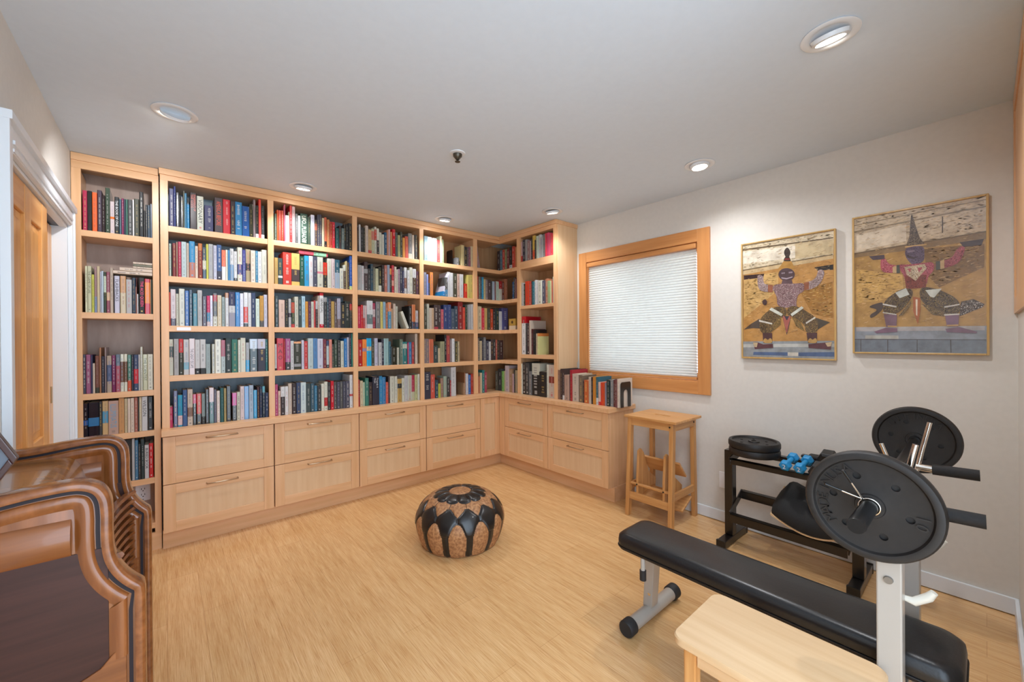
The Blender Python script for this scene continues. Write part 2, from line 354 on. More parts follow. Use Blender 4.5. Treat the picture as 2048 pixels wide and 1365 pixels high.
obj('back_panel', MB().box(R-.012, R-.002, 2.60, BK-.014, CZ, 2.40), BACK_WOOD, sb)
obj('top_panel', MB().box(C+.02, R-.012, 2.60, 3.40, 2.366, 2.384), MAPLE['y'], sb)
obj('crown', MB().box(C, C+.02, SY0, A, 2.366, 2.405).box(C-.012, C+.02, SY0-.012, A-.012, 2.40, H-.002).box(C+.02, R-.001, SY0-.012, SY0+.02, 2.40, H-.002), MAPLE['y'], sb, bevel=.0015)
# narrow left bookcase
LY = 3.452; SHL = [1.992, 1.506, 1.022, .765, .462, .174]
lb = thing('bookcase', 'narrow maple bookcase between the sliding doors and the wide bookcase', 'bookcase', (-.21, LY, 0), 'built-in maple shelving')
obj('stile', MB().box(L+.002, -.368, LY, LY+.02, .11, 2.35), MAPLE['z'], lb, bevel=.001)
obj('stile', MB().box(-.055, -.023, LY, LY+.02, .11, 2.35), MAPLE['z'], lb, bevel=.001)
obj('side_panel', MB().box(-.386, -.372, LY+.02, BK-.012, 0, 2.35), MAPLE['z'], lb)
obj('side_panel', MB().box(-.052, -.038, LY+.02, BK-.012, 0, 2.35), MAPLE['z'], lb)
for zt in SHL: obj('shelf', MB().box(-.371, -.053, LY+.003, BK-.012, zt-.036, zt), MAPLE['x'], lb, bevel=.001)
obj('back_panel', MB().box(-.40, -.02, BK-.012, BK-.002, 0, 2.40), BACK_PINK, lb)
obj('crown', MB().box(L+.002, -.023, LY, LY+.02, 2.35, 2.395).box(L+.002, -.025, LY-.006, BK-.014, 2.395, H-.002), MAPLE['x'], lb, bevel=.0015)
obj('toe_kick', MB().box(L+.002, -.023, LY, LY+.02, 0, .11), MAPLE['x'], lb)
# electrical outlet in the narrow bookcase
oy = BK-.012
ou = thing('wall_outlet', 'white double electrical outlet at the bottom of the narrow bookcase', 'outlet', (-.118, oy, .318))
obj('cover_plate', MB().box(-.156, -.080, oy-.006, oy, .258, .378), PLASTIC_W, ou, bevel=.003)
obj('receptacle', MB().box(-.137, -.099, oy-.009, oy-.006, .282, .354), PLASTIC_W, ou, bevel=.001)
mb = MB()
for zz in (.336, .298): mb.box(-.128, -.125, oy-.0095, oy-.009, zz-.002, zz+.010).box(-.111, -.108, oy-.0095, oy-.009, zz-.002, zz+.010).box(-.121, -.115, oy-.0095, oy-.009, zz-.012, zz-.006)
for zz in (.268, .368): mb.box(-.121, -.115, oy-.0065, oy-.006, zz-.002, zz+.002)
obj('slot', mb, SLOT, ou)
# ---------------------------------------------------------------- countertop and drawer cabinets
CF, CFX, DF, DFX, TF, TX = 3.337, 2.672, 3.357, 2.690, 3.424, 2.758
CE = 1.945
mb = MB().prism([(-.022, CF), (CFX, CF), (CFX, CE), (R-.002, CE), (R-.002, BK-.014), (-.022, BK-.014)], 'z', .731, CZ)
tag(obj('countertop', mb, MAPLE['x'], loc=(1.2, 3.5, .731), bevel=.003), 'long L-shaped maple countertop running over all the drawer cabinets', 'countertop')
def drawer(par, u0, u1, z0, z1, side, hz):
    # side 'y': front faces -y at DF ; side 'x': front faces -x at DFX ; u along the front
    def B(mb, a, b, d0, d1, c, e):
        if side == 'y': mb.box(a, b, DF+d0, DF+d1, c, e)
        else: mb.box(DFX+d0, DFX+d1, a, b, c, e)
        return mb
    s, r = .062, .062
    g = 'x' if side == 'y' else 'y'
    mid = (u0+u1)/2
    p = (mid, DF, z0) if side == 'y' else (DFX, mid, z0)
    fr = MB(); B(fr, u0, u0+s, 0, .02, z0, z1); B(fr, u1-s, u1, 0, .02, z0, z1)
    k = len(fr.f); B(fr, u0+s, u1-s, .0003, .02, z0, z0+r); B(fr, u0+s, u1-s, .0003, .02, z1-r, z1); fr.m[k:] = [1]*(len(fr.f)-k)
    d = obj('drawer', fr, [MAPLE['z'], MAPLE[g]], par, loc=p, bevel=.0012)
    pn = MB(); B(pn, u0+s-.004, u1-s+.004, .009, .018, z0+r-.004, z1-r+.004)
    obj('drawer_panel', pn, MAPLE_PALE['z'], d)
    hw = .085; Z = z1-.030
    if side == 'y': pts = [(mid-hw, DF+.002, Z), (mid-hw, DF-.024, Z), (mid-hw+.004, DF-.028, Z), (mid+hw-.004, DF-.028, Z), (mid+hw, DF-.024, Z), (mid+hw, DF+.002, Z)]
    else: pts = [(DFX+.002, mid-hw, Z), (DFX-.024, mid-hw, Z), (DFX-.028, mid-hw+.004, Z), (DFX-.028, mid+hw-.004, Z), (DFX-.024, mid+hw, Z), (DFX+.002, mid+hw, Z)]
    obj('handle', MB().tube(pts, .0042, 8), HANDLE, d, smooth=50)
cabs = [('y', -.016, .596, 'maple cabinet with two wide drawers, first from the left under the countertop'),
        ('y', .600, 1.210, 'maple cabinet with two wide drawers, second from the left under the countertop'),
        ('y', 1.213, 1.825, 'maple cabinet with two wide drawers, third from the left, behind the leather pouf'),
        ('y', 1.829, 2.440, 'maple cabinet with two wide drawers, next to the narrow corner door'),
        ('x', 2.644, 3.268, 'maple two-drawer cabinet on the window side, nearest the inner corner'),
        ('x', 1.967, 2.641, 'maple two-drawer cabinet at the countertop end beside the wooden step stool')]
for side, a, b, lab in cabs:
    if side == 'y':
        loc = ((a+b)/2, A, .115); t = thing('drawer_cabinet', lab, 'cabinet', loc, 'drawer cabinets under the countertop')
        obj('cabinet_body', MB().box(a+.001, b-.001, DF+.021, BK-.014, .118, .730), MAPLE['x'], t)
    else:
        loc = (2.8, (a+b)/2, .115); t = thing('drawer_cabinet', lab, 'cabinet', loc, 'drawer cabinets under the countertop')
        obj('cabinet_body', MB().box(DFX+.021, R-.003, a+.001, b-.001, .118, .730), MAPLE['z'], t)
    drawer(t, a+.0015, b-.0015, .426, .726, side, 0); drawer(t, a+.0015, b-.0015, .121, .422, side, 0)
t = thing('corner_cabinet', 'narrow maple corner cupboard with one tall panelled door', 'cabinet', (2.56, A, .115))
obj('cabinet_body', MB().box(2.441, 2.682, DF+.021, BK-.014, .118, .730).box(2.682, DFX+.02, DF+.001, BK-.014, .118, .730).box(DFX+.0205, R-.003, 3.270, BK-.014, .118, .730), MAPLE['z'], t)
d = obj('cabinet_door', MB().box(2.443, 2.495, DF, DF+.02, .121, .726).box(2.634, 2.686, DF, DF+.02, .121, .726).box(2.495, 2.634, DF, DF+.02, .121, .180).box(2.495, 2.634, DF, DF+.02, .667, .726), MAPLE['z'], t, bevel=.0012)
obj('door_panel', MB().box(2.492, 2.637, DF+.009, DF+.018, .176, .671), MAPLE_PALE['z'], d)
obj('filler_strip', MB().box(DFX, DFX+.02, 3.271, DF-.001, .121, .726), MAPLE['z'], t)
struct('trim_4', MB().box(-.018, TX+.02, TF, TF+.02, 0, .118), MAPLE['x'])
struct('trim_5', MB().box(TX, TX+.02, CE+.012, TF, 0, .118).box(TX+.02, R-.003, CE+.012, CE+.03, 0, .118), MAPLE['y'])
# small white tag on a shelf edge
tag(obj('shelf_tag', MB().box(.060, .132, A+.002, A+.004, 1.402, 1.423), PLASTIC_W, loc=(.096, A+.003, 1.402)), 'blank white strip stuck on the shelf edge of the wide bookcase', 'label')
# ---------------------------------------------------------------- books
BK_DATA = """L1 1.992 A|-363.3,19.8,236,b35 *|-343.4,20.1,236,222 s *|-323.4,21.3,232,e62 t=- *|-302.1,19.5,252,434 *|-282.7,14.5,225,322 *|-268.1,20.9,274,454 *|-247.5,20.0,194,dcc b=e72@.45-.52 *|-227.4,19.7,227,222 t=THE_BOOK_OF_ONE@ddd *|-207.7,10.7,217,467|-197.0,10.8,224,825 *|-186.2,8.1,222,345|-178.0,9.3,223,476|-168.8,21.4,224,444 *|-147.4,7.8,227,eee s|-139.6,23.5,235,443 *|-116.0,20.3,282,222 *|-96.1,8.0,169,333|-88.0,10.3,209,444|-77.7,12.6,208,456 *|-65.1,12.1,218,567 s *
L2 1.506 A|-356.6,10.4,275,ddb *|-346.2,17.0,275,cca t=THE_GAME_OF_LIFE@443 *|-329.3,11.6,227,cc5 *|-317.6,11.2,272,a88 b=89b@0-.35 *|-306.4,12.8,278,cb9 s *|-293.7,6.7,248,bbc|-287.1,8.8,251,bcd|-278.3,11.9,246,343 b=cdc@.5-.9 *|-266.4,15.7,249,956 b=db9@.3-.5 *|-250.7,14.7,274,ba9 *|-232.4,24.0,229,ccd t=FLASHBACKS@333 *|-206.8,27.0,231,c96 b=cb9@0-.55 *|-179.9,26.8,211,bbb *|-153.0,17.2,224,345 *|-136.1,3.9,168,b87 s|-132.0,1.7,226,633 s|-130.7,6.7,123,ddd s|-121.9,27.6,228,222 t=THE_ACID_QUEEN@e47 *|-94.3,25.7,222,c34 b=e83@.3-.9 *|-68.6,4.6,220,c97 s|-64.0,7.5,220,232 s
L3 1.022 A|-369.4,13.5,233,445 *|-356.0,21.1,232,957 *|-334.9,7.5,229,335|-327.6,9.6,180,cba|-317.8,18.0,224,743 b=332@0-.15 *|-299.6,8.4,273,a75 s|-291.4,15.4,221,223 *|-275.8,5.6,273,988 s|-270.3,2.1,218,322 s|-268.2,21.4,223,a98 b=457@.3-.75 *|-246.8,18.0,225,725 *|-228.8,19.6,230,678 b=a56@0-.7 *|-209.2,16.9,231,ddc b=754@.25-.8 *|-192.3,14.8,231,ddc b=754@.25-.8 *|-177.5,18.6,226,476 b=c53@0-.3 *|-158.8,10.5,226,334|-148.3,21.2,226,346 b=c23@.2-.6 *|-127.1,8.4,226,ccc|-118.5,12.3,275,ccb *|-106.4,22.5,227,cca t=THE_SCIENTIST@343 *|-83.9,25.9,227,ddc *
L4 0.765 A|-369.9,20.9,199,112 b=259@.35-.5 *|-349.0,46.7,202,112 b=37a@.3-.55 s *|-302.3,12.6,205,444 *|-289.7,26.1,206,ca7 b=59b@.35-.7 *|-263.6,45.3,204,b98 t=ILLUMINATUS@59b *|-218.3,25.6,217,c96 *|-192.7,14.8,213,cb9 *|-177.9,12.7,212,dcb *|-165.2,18.0,214,dcb *|-147.2,15.9,215,a65 *|-131.3,5.3,215,333 s|-125.9,12.2,215,dca *|-113.7,27.8,216,ccc u=WILSON@333 *|-85.8,25.8,212,222 *
L5 0.462 A|-238.4,42.2,241,222 *|-196.1,34.9,258,333 *|-161.2,14.3,260,bbb s *|-146.9,15.9,250,479 *|-131.1,11.4,222,333 *|-119.6,17.7,251,233 *|-102.0,21.0,212,ccc t=BURIED_BOOK@222 *|-81.0,21.2,218,c22 *
A1 2.078 A|28.0,22.7,244,557 *|50.8,10.9,263,237|61.5,17.2,226,333 *|78.6,6.5,208,333|85.1,14.4,202,333 *|99.6,6.0,243,776 s|105.5,12.1,230,379|117.5,13.7,200,28b b=222@.8-1|132.8,36.9,241,322 t=FINGERPRINT_OF_THE_GODS@c65 *|169.7,37.0,229,ccb t=VISIONARY@333 *|210.2,49.7,176,446 *|264.9,47.6,238,433 t=AMERICA_BEFORE@c42 *|312.5,43.6,239,c12 *|356.0,27.3,233,322 *|383.3,41.6,236,27a *|424.7,42.4,213,259 *|467.1,23.3,235,332 *|490.5,15.2,273,877 s *|505.5,19.3,234,222 b=ddd@0-.12 *|525.0,15.8,282,e43 s *|540.6,21.1,241,222 b=ddd@0-.12 *
A2 1.753 A|25.6,10.2,212,cdc|35.7,6.7,208,322|42.4,17.6,217,833 *|60.0,10.3,227,976|70.4,16.4,230,b35 *|86.7,27.0,234,bcc *|113.7,13.7,228,cba *|127.4,30.7,243,28b b=b76@0-.42 *|158.0,16.1,215,dcb *|174.2,22.9,235,b62 b=832@0-.8 *|196.9,20.6,211,456 b=ccb@.3-.58 *|217.6,12.1,237,cc5|229.7,26.4,240,aaa *|256.0,20.2,233,bbc *|276.2,26.6,241,358 b=334@0-.25 *|302.7,23.3,208,e75 b=ddd@0-.45 *|325.9,12.4,213,ddc|338.3,11.8,212,48b|350.2,22.1,225,ccc b=79b@0-.5 *|372.2,21.3,209,ccc b=333@0-.1 *|393.6,28.8,240,ccb b=447@.2-.5 *|422.3,21.1,225,448 *|443.4,29.5,234,a97 b=333@.35-.57 *|472.8,29.5,229,dcb *|502.3,15.3,229,48a|517.5,24.2,227,ddd *|541.8,34.2,243,ccb *
A3 1.432 A|23.2,6.7,217,c54|30.0,26.9,237,cbb b=434@0-.2 *|56.8,15.4,210,ccb *|72.2,30.2,244,ccb *|102.3,21.8,233,36a *|124.1,19.2,240,345 *|143.3,24.7,218,378 *|168.1,25.6,241,bbb *|193.5,24.7,202,434 *|218.2,17.6,207,c36 b=59b@.15-.45,dcc@0-.15 *|235.8,16.1,210,dde *|252.0,24.4,227,555 b=a34@.75-.95,ccb@0-.3 *|276.3,25.3,215,cb9 *|301.6,18.6,204,9aa *|320.3,20.8,234,ccc b=b86@.85-1 *|341.1,37.7,242,335 b=ccc@.4-.6,99a@0-.4 *|378.8,27.2,242,17b *|406.0,22.7,236,dde *|428.7,25.4,244,ddd b=d43@.12-.58,333@0-.1 *|454.0,21.4,243,ccc *|475.4,26.3,245,346 *|501.5,25.5,204,cdc *|527.1,25.0,227,c94 b=555@0-.2 *|552.2,23.1,236,ccd *
A4 1.109 A|21.0,21.2,235,ccb b=566@.5-.8 *|43.7,25.6,237,aaa *|69.3,23.8,237,332 b=c33@.62-1 *|93.1,28.7,233,ccc b=8bc@.15-.35 *|121.8,30.6,239,dcc t=THE_GREAT_ESCAPE@433 *|152.4,27.3,232,ccc b=222@0-.17 *|179.7,30.5,234,ccc b=222@0-.17 *|210.1,25.8,202,9aa *|243.0,17.8,201,bba *|260.9,34.4,234,ddc *|295.3,24.9,228,bcc b=b78@.5-1 *|320.2,35.3,241,233 *|355.5,35.9,233,376 *|391.4,16.6,229,ccb *|408.1,30.4,243,ddc *|438.4,24.1,210,999 b=29c@0-.4 *|462.6,48.6,235,344 b=cde@.7-1 *|511.2,49.3,235,334 b=ccd@.7-1 *|560.4,16.0,233,377
A5 0.770 A|19.1,17.4,135,b25|39.8,21.7,237,557 *|61.5,24.9,207,29b b=dbb@.05-.35 *|86.5,24.6,239,358 *|111.2,28.0,241,cba b=865@.25-.5 *|139.1,19.7,205,333 b=c57@.7-1 *|158.8,26.8,207,222 b=c32@.35-1 *|185.6,19.8,205,899 b=333@0-.25 *|205.6,20.7,233,222 *|226.3,26.4,243,dcc b=577@0-.6 *|252.6,15.6,229,667 *|268.2,19.6,217,dcb *|287.9,20.5,236,155 *|308.4,14.3,232,a96|322.8,26.9,245,222 *|355.3,27.7,195,333 b=c59@.55-1 *|383.0,20.4,199,ccb *|403.5,24.4,238,dcc *|427.9,28.2,236,7ad *|456.2,27.2,242,abc *|483.2,22.4,204,29c *|505.7,16.4,226,422|522.1,16.5,227,235|538.6,16.6,228,234 b=6ab@.8-1|555.1,22.4,179,235 *
B1 2.078 A|624.5,16.7,199,454|641.3,9.8,229,d51|651.0,19.3,229,c43 *|670.4,13.9,230,c42|684.4,7.8,271,822 s|692.2,6.2,281,d68 s|698.1,22.9,200,ddd *|721.1,5.4,231,cca|726.6,16.8,279,c22 *|743.4,22.4,276,caa *|765.5,18.4,225,555|783.8,16.9,214,eee s|800.8,51.0,235,243 t=UFO_PLEIADES@ddc *|851.7,23.4,216,343 *|875.1,28.0,239,dde *|903.0,22.2,207,433 b=a54@.6-.85|925.4,15.5,251,445|940.8,17.3,254,445|958.0,17.4,228,cb9|975.5,20.0,239,c64 b=222@0-.2|995.4,20.5,224,b74|1015.9,19.6,210,a32|1035.5,21.6,211,c23|1061.6,29.1,170,255|1090.8,17.3,193,433|1108.0,22.2,173,677|1130.3,14.9,211,333|1145.2,16.9,214,222|1162.1,28.4,224,222 *
B2 1.753 A|622.9,24.3,197,b95 *|647.2,31.4,197,344 b=ddd@.25-.33 *|678.7,58.9,245,c32 *|737.5,57.8,246,db6 b=433@.12-.5 *|795.3,31.7,228,254 *|827.0,33.2,238,39c *|860.2,30.2,240,ccc *|890.4,29.6,240,445 *|920.0,44.2,240,ccb b=c78@.45-.52 *|964.0,33.3,202,333 b=c32@.5-1 *|997.4,30.9,238,ccb *|1028.3,26.2,239,cbb *|1054.5,38.2,234,256 b=9ab@0-.55 *|1092.4,30.2,169,ccb|1122.8,17.9,199,543 b=ccb@.75-1|1140.8,12.0,233,cb8|1152.7,17.3,223,543|1170.3,20.9,278,25a b=cd8@0-.1
B3 1.432 A|623.2,24.3,232,233 *|648.3,41.6,205,dba *|690.0,25.0,212,222 *|715.0,18.9,217,bbb b=434@.35-.5|733.9,22.3,200,343 b=b43@.55-.95,c23@0-.12 *|756.3,26.4,235,ccb *|782.7,22.8,235,344 *|805.5,25.6,242,acd *|830.9,19.9,202,d93|850.8,21.7,203,524|872.5,21.9,204,ccb|894.5,11.2,214,c44|905.7,16.0,209,433 b=bbb@.7-1|921.9,13.4,254,cba|935.4,29.8,278,ddd b=c23@.92-1,c13@0-.1 t=SENEGAL@333 *|965.0,26.3,243,333 b=999@.85-1 *|991.3,14.1,233,356|1005.4,17.8,234,434|1023.1,24.0,214,b95 *|1047.1,22.8,213,655|1070.0,27.4,241,aab b=766@0-.3 *|1097.3,34.0,205,222 *|1131.4,38.6,222,233 *|1170.0,20.1,212,333 b=b33@.7-.95
B4 1.109 A|620.6,13.6,197,ccc b=222@0-.08|634.4,45.4,240,c34 v=MAO@511 *|679.8,10.9,235,a23|690.7,34.5,237,a58 b=333@0-.25 *|725.1,23.8,219,ccc *|748.9,53.2,214,332 b=ea7@.93-1,999@.1-.2 *|802.2,19.0,225,ccd|821.2,25.5,217,c33 *|846.7,38.5,239,bcc *|885.2,30.6,239,58b *|915.8,42.4,236,ccd *|958.2,25.9,232,734 *|984.0,20.5,221,bcc b=346@.8-1,333@0-.12|1004.5,22.4,229,d87 *|1026.8,16.9,191,344|1043.8,26.0,229,343 *|1069.9,21.2,225,333|1094.7,25.8,217,ccb *|1120.6,23.1,236,27b *|1143.7,17.3,246,bbc|1161.1,21.6,275,334 *|1182.7,4.9,287,3a9 s
B5 0.770 A|619.1,21.2,234,b47 *|640.1,16.8,184,dba|657.1,27.8,214,ddd b=322@0-.65 *|684.9,23.4,215,ddd *|708.4,25.2,235,cba *|733.6,29.7,233,322 *|763.4,29.1,238,346 *|792.5,38.3,237,cdd *|830.8,34.9,226,344 *|865.7,26.9,225,356 *|892.6,22.1,205,379|914.7,28.2,202,333 *|943.0,22.9,216,ddc *|966.0,26.0,229,ddc b=b22@.15-.45 *|991.9,21.2,224,333|1013.2,24.3,232,c23 *|1037.5,25.3,223,555 *|1062.8,25.5,221,445 *|1088.3,22.1,223,555|1110.4,22.3,222,445|1132.7,30.7,224,556 *|1163.6,25.8,272,ddd b=c55@.35-.42 *
C1 2.078 A|1239.7,10.1,206,433|1249.9,14.6,229,ccc s|1264.4,26.7,212,333|1291.0,12.7,208,332|1303.9,26.0,231,cba|1329.7,28.0,201,ca7 b=c23@0-.12|1357.8,28.3,214,bb9 b=c76@.55-.9|1386.2,20.4,236,ccb b=c43@.5-.9|1406.5,21.6,225,ddc b=333@0-.55|1428.0,22.9,194,ccb|1450.8,22.7,180,ccb|1473.5,22.2,201,257|1495.8,16.0,226,c86|1511.8,17.6,235,caa|1529.3,16.9,215,c85|1546.3,28.8,242,c12 *|1575.0,23.8,218,455|1598.7,25.1,198,aa7|1623.9,20.7,231,443|1644.3,25.1,181,d94|1669.5,31.7,199,c54|1701.3,37.4,232,888 b=ccb@0-.2 *|1738.6,26.4,222,cba|1765.0,24.6,226,333
C2 1.753 A|1236.9,32.4,213,aaa *|1269.3,24.3,210,bbb|1293.7,30.5,246,433 b=999@.6-.75 *|1324.0,25.4,192,333|1349.6,23.1,233,245|1372.5,17.8,206,776|1390.3,27.7,199,bb9|1418.0,29.0,215,332 b=ccb@0-.25|1447.1,21.6,234,322|1468.7,26.8,236,a65|1495.5,24.4,242,89a|1519.8,19.8,214,333 b=d84@.75-1|1539.7,22.4,244,b23 b=d98@.25-.45|1562.0,20.8,233,cba|1582.7,15.7,212,bba|1598.4,17.5,217,978|1616.0,21.9,239,334|1637.8,20.7,205,335|1658.6,26.9,239,ccc b=854@.2-.6|1685.4,23.6,216,ccc|1709.0,31.8,244,ccb *|1740.8,35.2,234,ccc b=543@0-.65 *|1775.8,27.3,215,534
C3 1.432 A|1237.3,26.2,183,c14|1263.5,18.6,198,c33|1282.1,17.2,195,baa b=b44@0-.45|1299.3,14.1,193,dbb|1313.6,49.3,237,ccc b=677@.15-.5 *|1362.8,24.8,219,cbb b=a35@.75-1,a34@0-.45|1392.0,39.2,232,777 *|1431.2,24.2,234,cb6|1455.3,23.4,234,8ab|1478.6,19.2,222,a64|1497.9,32.9,233,48a b=d85@.65-1 *|1530.5,19.9,178,b97|1550.6,20.7,223,cba|1571.2,19.1,201,bba|1677.0,25.3,163,ddc l=22,480|1704.3,27.4,211,222|1731.7,35.1,225,c74 b=445@0-.3 *|1766.5,29.9,171,bbb b=357@0-.35
C4 1.109 A|1234.8,37.0,226,b22 *|1271.8,35.9,229,e83 b=98a@.55-.67 *|1307.8,42.8,238,2ad b=cb9@.55-.7 *|1350.5,25.7,212,443|1376.3,30.8,239,bbc *|1411.9,29.6,201,bbb|1441.6,20.9,228,334|1462.6,45.0,236,9bb *|1507.5,17.0,209,367|1530.4,51.7,163,221 *|1582.1,21.0,153,bba|1608.7,28.2,228,676|1636.8,46.5,205,277 b=bcb@.7-.9 *|1683.3,14.5,198,a35|1697.8,29.2,202,37a|1726.9,23.9,202,a33|1762.3,26.1,283,cba
C5 0.770 A|1233.5,14.7,228,b33|1248.2,25.4,217,cb9|1273.5,19.3,203,bca|1293.0,30.9,237,376 *|1323.7,31.9,199,322 *|1355.8,59.9,244,223 t=TRAGEDY@ddd *|1415.8,30.6,246,28b *|1446.4,29.0,236,37a *|1475.2,24.6,189,c54|1500.0,15.9,236,433|1515.9,41.1,238,ccb *|1557.0,25.3,236,ccb|1582.2,42.8,210,b95 b=333@.6-.8 *|1625.1,25.6,215,ccb|1650.7,32.3,236,bbb *|1683.0,38.1,236,bba *|1721.2,32.4,235,a24 b=bb9@0-.35 *|1753.6,27.9,237,bb8|1781.5,21.7,242,ccb
D1 2.078 A|1859.7,40.5,232,9bc *|1900.1,46.6,232,eee *|1946.6,50.1,227,eee *|1996.7,35.0,216,c55|2031.8,21.7,258,eec|2053.4,23.0,229,9a8|2217.1,36.4,75,777|2277.3,35.3,207,cb8|2312.5,34.4,196,333|2346.9,20.2,197,655|2367.1,24.2,201,856|2391.3,25.6,212,cb9
D2 1.753 A|1856.7,28.0,215,889|1884.7,16.3,198,9ae|1900.6,19.6,117,346|1920.7,34.2,222,d84|2050.5,25.8,234,dde l=-16,520 b=28c@0-.2|2079.0,36.0,188,555 b=58a@0-.35|2115.2,32.9,244,ccc|2148.0,27.9,239,ccc|2175.9,48.0,238,443 *|2223.9,34.7,237,ca9|2258.5,43.1,238,ccc *|2312.4,37.6,147,c32|2350.4,31.7,239,cb6|2382.0,33.3,242,cb6
D3 1.432 A|1853.9,30.7,211,443|1884.7,26.1,240,bba|1910.6,27.4,202,cba|1938.0,24.9,203,ca8|1963.1,45.9,235,433 b=a34@0-.1 *|2009.0,28.3,232,433|2037.1,33.2,196,b56|2070.5,44.7,240,347 *|2115.2,40.0,243,347 *|2155.0,38.7,204,456|2193.8,39.2,234,345|2233.3,58.2,283,822 *|2291.2,29.2,226,c43|2320.5,27.0,243,343|2347.5,18.9,255,999|2366.4,25.4,261,aaa|2391.8,24.3,262,bbb
D4 1.109 A|1851.1,24.2,232,877|1875.3,29.8,232,877|1905.1,49.5,227,c64 *|1954.3,47.5,166,344|2001.7,24.3,140,cb9|2026.3,48.1,205,997 *|2074.7,22.0,272,222|2096.6,36.2,262,a44 *|2132.7,23.6,222,877|2156.3,33.3,232,ddd|2189.6,34.3,206,443|2223.9,24.3,203,ba8
D5 0.770 A|1851.0,67.7,256,334 *|1918.6,48.0,228,c54 *|1966.4,33.6,173,245|1999.8,27.1,136,bb4|2027.2,32.5,186,976|2059.8,34.6,204,9a9|2094.4,38.0,191,333|2132.3,16.5,159,a33|2149.4,57.9,288,ccc *|2290.8,15.5,121,a86|2306.8,15.6,224,964|2322.4,32.7,214,ccc|2355.0,28.5,199,36a|2383.6,30.7,208,a32
E1 2.078 A|2478.5,32.9,229,988 l=9,380
E2 1.753 A|2469.0,17.7,236,b43|2486.7,23.1,232,776|2509.8,23.3,234,456|2533.0,22.1,233,28a|2555.0,27.0,213,cb8|2581.9,25.1,212,877|2607.0,46.7,214,544|2653.6,13.9,200,333|2667.5,31.4,201,abc|2698.9,19.0,197,855|2717.9,42.6,205,bcb|2760.4,41.7,213,a22 b=ccb@0-.6|2802.1,36.3,210,732|2838.5,40.4,243,b75
E3 1.432 A|2472.5,50.8,245,cb9 *|2523.2,36.8,228,c34|2560.0,40.6,230,ca6|2600.6,37.6,228,443|2638.2,41.6,224,b42|2679.8,28.0,231,322|2707.8,48.1,236,233|2755.8,44.5,204,ccc|2800.5,82.6,243,558 *
E4 1.109 A|2476.0,19.7,235,876|2495.6,31.1,208,ba8|2526.8,20.0,218,334|2547.0,33.7,245,777|2580.4,37.4,207,445|2617.8,27.5,199,ccc|2645.4,31.2,224,433|2676.6,35.0,224,333|2711.6,21.2,218,a54|2732.8,28.4,215,333|2761.2,56.2,212,433 *
E5 0.770 A|2472.6,26.3,178,b75|2499.0,26.5,211,cb9|2525.7,31.4,238,277|2557.0,30.4,216,a45
F1 2.078 C|3433.3,49.2,218,433|3389.2,44.0,219,578|3345.8,43.4,215,b43|3311.5,34.2,214,786|3269.3,42.2,208,733|3223.4,45.7,228,222 b=ccc@0-.15|3182.4,40.9,221,b43|3162.2,20.2,211,c85
F2 1.753 C|3205.2,26.3,180,258|3184.6,20.4,221,444|3164.4,20.2,208,855
F5 0.770 C|3483.4,47.3,212,776|3411.9,71.4,239,444 *|3385.8,26.3,215,7a5|3359.7,26.1,219,bb8|3295.2,64.2,280,cbb *|3241.0,54.5,247,a86 *|3216.6,24.8,196,b99|3191.8,24.6,241,333|3154.6,37.3,238,a97
G1 2.118 C|3066.7,22.3,207,caa b=b33@0-.3|3022.4,44.1,220,334|2995.2,27.2,217,999|2957.5,37.7,204,977|2939.4,18.1,192,baa|2920.3,19.0,210,333|2881.4,38.7,234,db5 b=d53@0-.4|2863.0,18.6,185,333|2835.1,27.7,220,bcb|2804.6,30.4,229,ccc|2771.6,33.0,198,aaa|2739.8,31.6,220,777|2725.1,14.7,223,c34|2688.2,36.9,225,c46|2663.2,24.9,212,c56|2638.6,24.7,207,c34
G2 1.670 C|3077.0,28.1,239,ccb|3049.3,27.8,232,ccc|3027.3,22.0,222,332|2970.7,56.4,243,d42 *|2940.8,29.9,235,b43|2924.9,15.9,236,333|2893.4,31.5,230,378|2867.4,25.9,241,ddd|2839.6,27.7,234,ddd|2789.0,50.6,230,ddc *|2744.3,44.7,224,556 *|2710.0,34.2,237,b75|2678.2,31.9,213,9b8|2663.8,14.4,210,cc9|2647.7,16.2,208,d43|2633.3,14.2,244,bba
G3 1.177 C|3026.4,61.7,385,ddd b=b12@.82-1 *|3007.2,19.5,313,333|2969.8,37.5,311,544 *|2944.9,24.7,340,cba|2917.6,27.8,254,522|2881.4,36.2,246,222|2857.7,23.9,208,cb9|2838.3,19.4,210,dd9 b=d84@.86-1
G4 0.770 C|3077.9,47.4,310,ddc *|3029.0,48.9,326,333 *|2980.0,49.1,319,444 *|2943.3,37.1,238,777|2831.4,111.5,320,222 b=ccb@.65-1 *|2737.3,94.6,243,222 *|2709.3,27.7,315,ddc *|2628.9,80.3,315,cba b=832@.45-.65 *
H1 0.770 C|2559.4,26.4,272,865|2533.9,25.5,282,433|2505.1,28.8,278,433 b=ddd@0-.15 *|2448.1,57.2,231,b98 *|2438.6,9.3,281,433|2413.2,25.4,279,a23 *|2342.7,70.8,246,cba *|2293.1,49.7,238,765 *|2275.4,18.0,188,433|2228.1,47.2,200,c63 *|2202.2,25.9,229,cba|2179.7,22.5,230,322|2148.7,31.0,236,c83 *|2123.3,25.5,233,367 b=ddd@0-.25|2102.3,21.2,193,dba b=c33@0-.15|2078.3,24.0,190,d42|2058.5,19.8,191,d52|2040.4,18.1,192,889|2007.3,33.0,218,233 *|1977.2,30.1,219,888 *|1957.4,19.8,221,633|1936.3,21.1,228,744|1915.5,20.9,231,dcb"""
ROWN = {'1': 'top', '2': 'second', '3': 'third', '4': 'fourth', '5': 'fifth'}
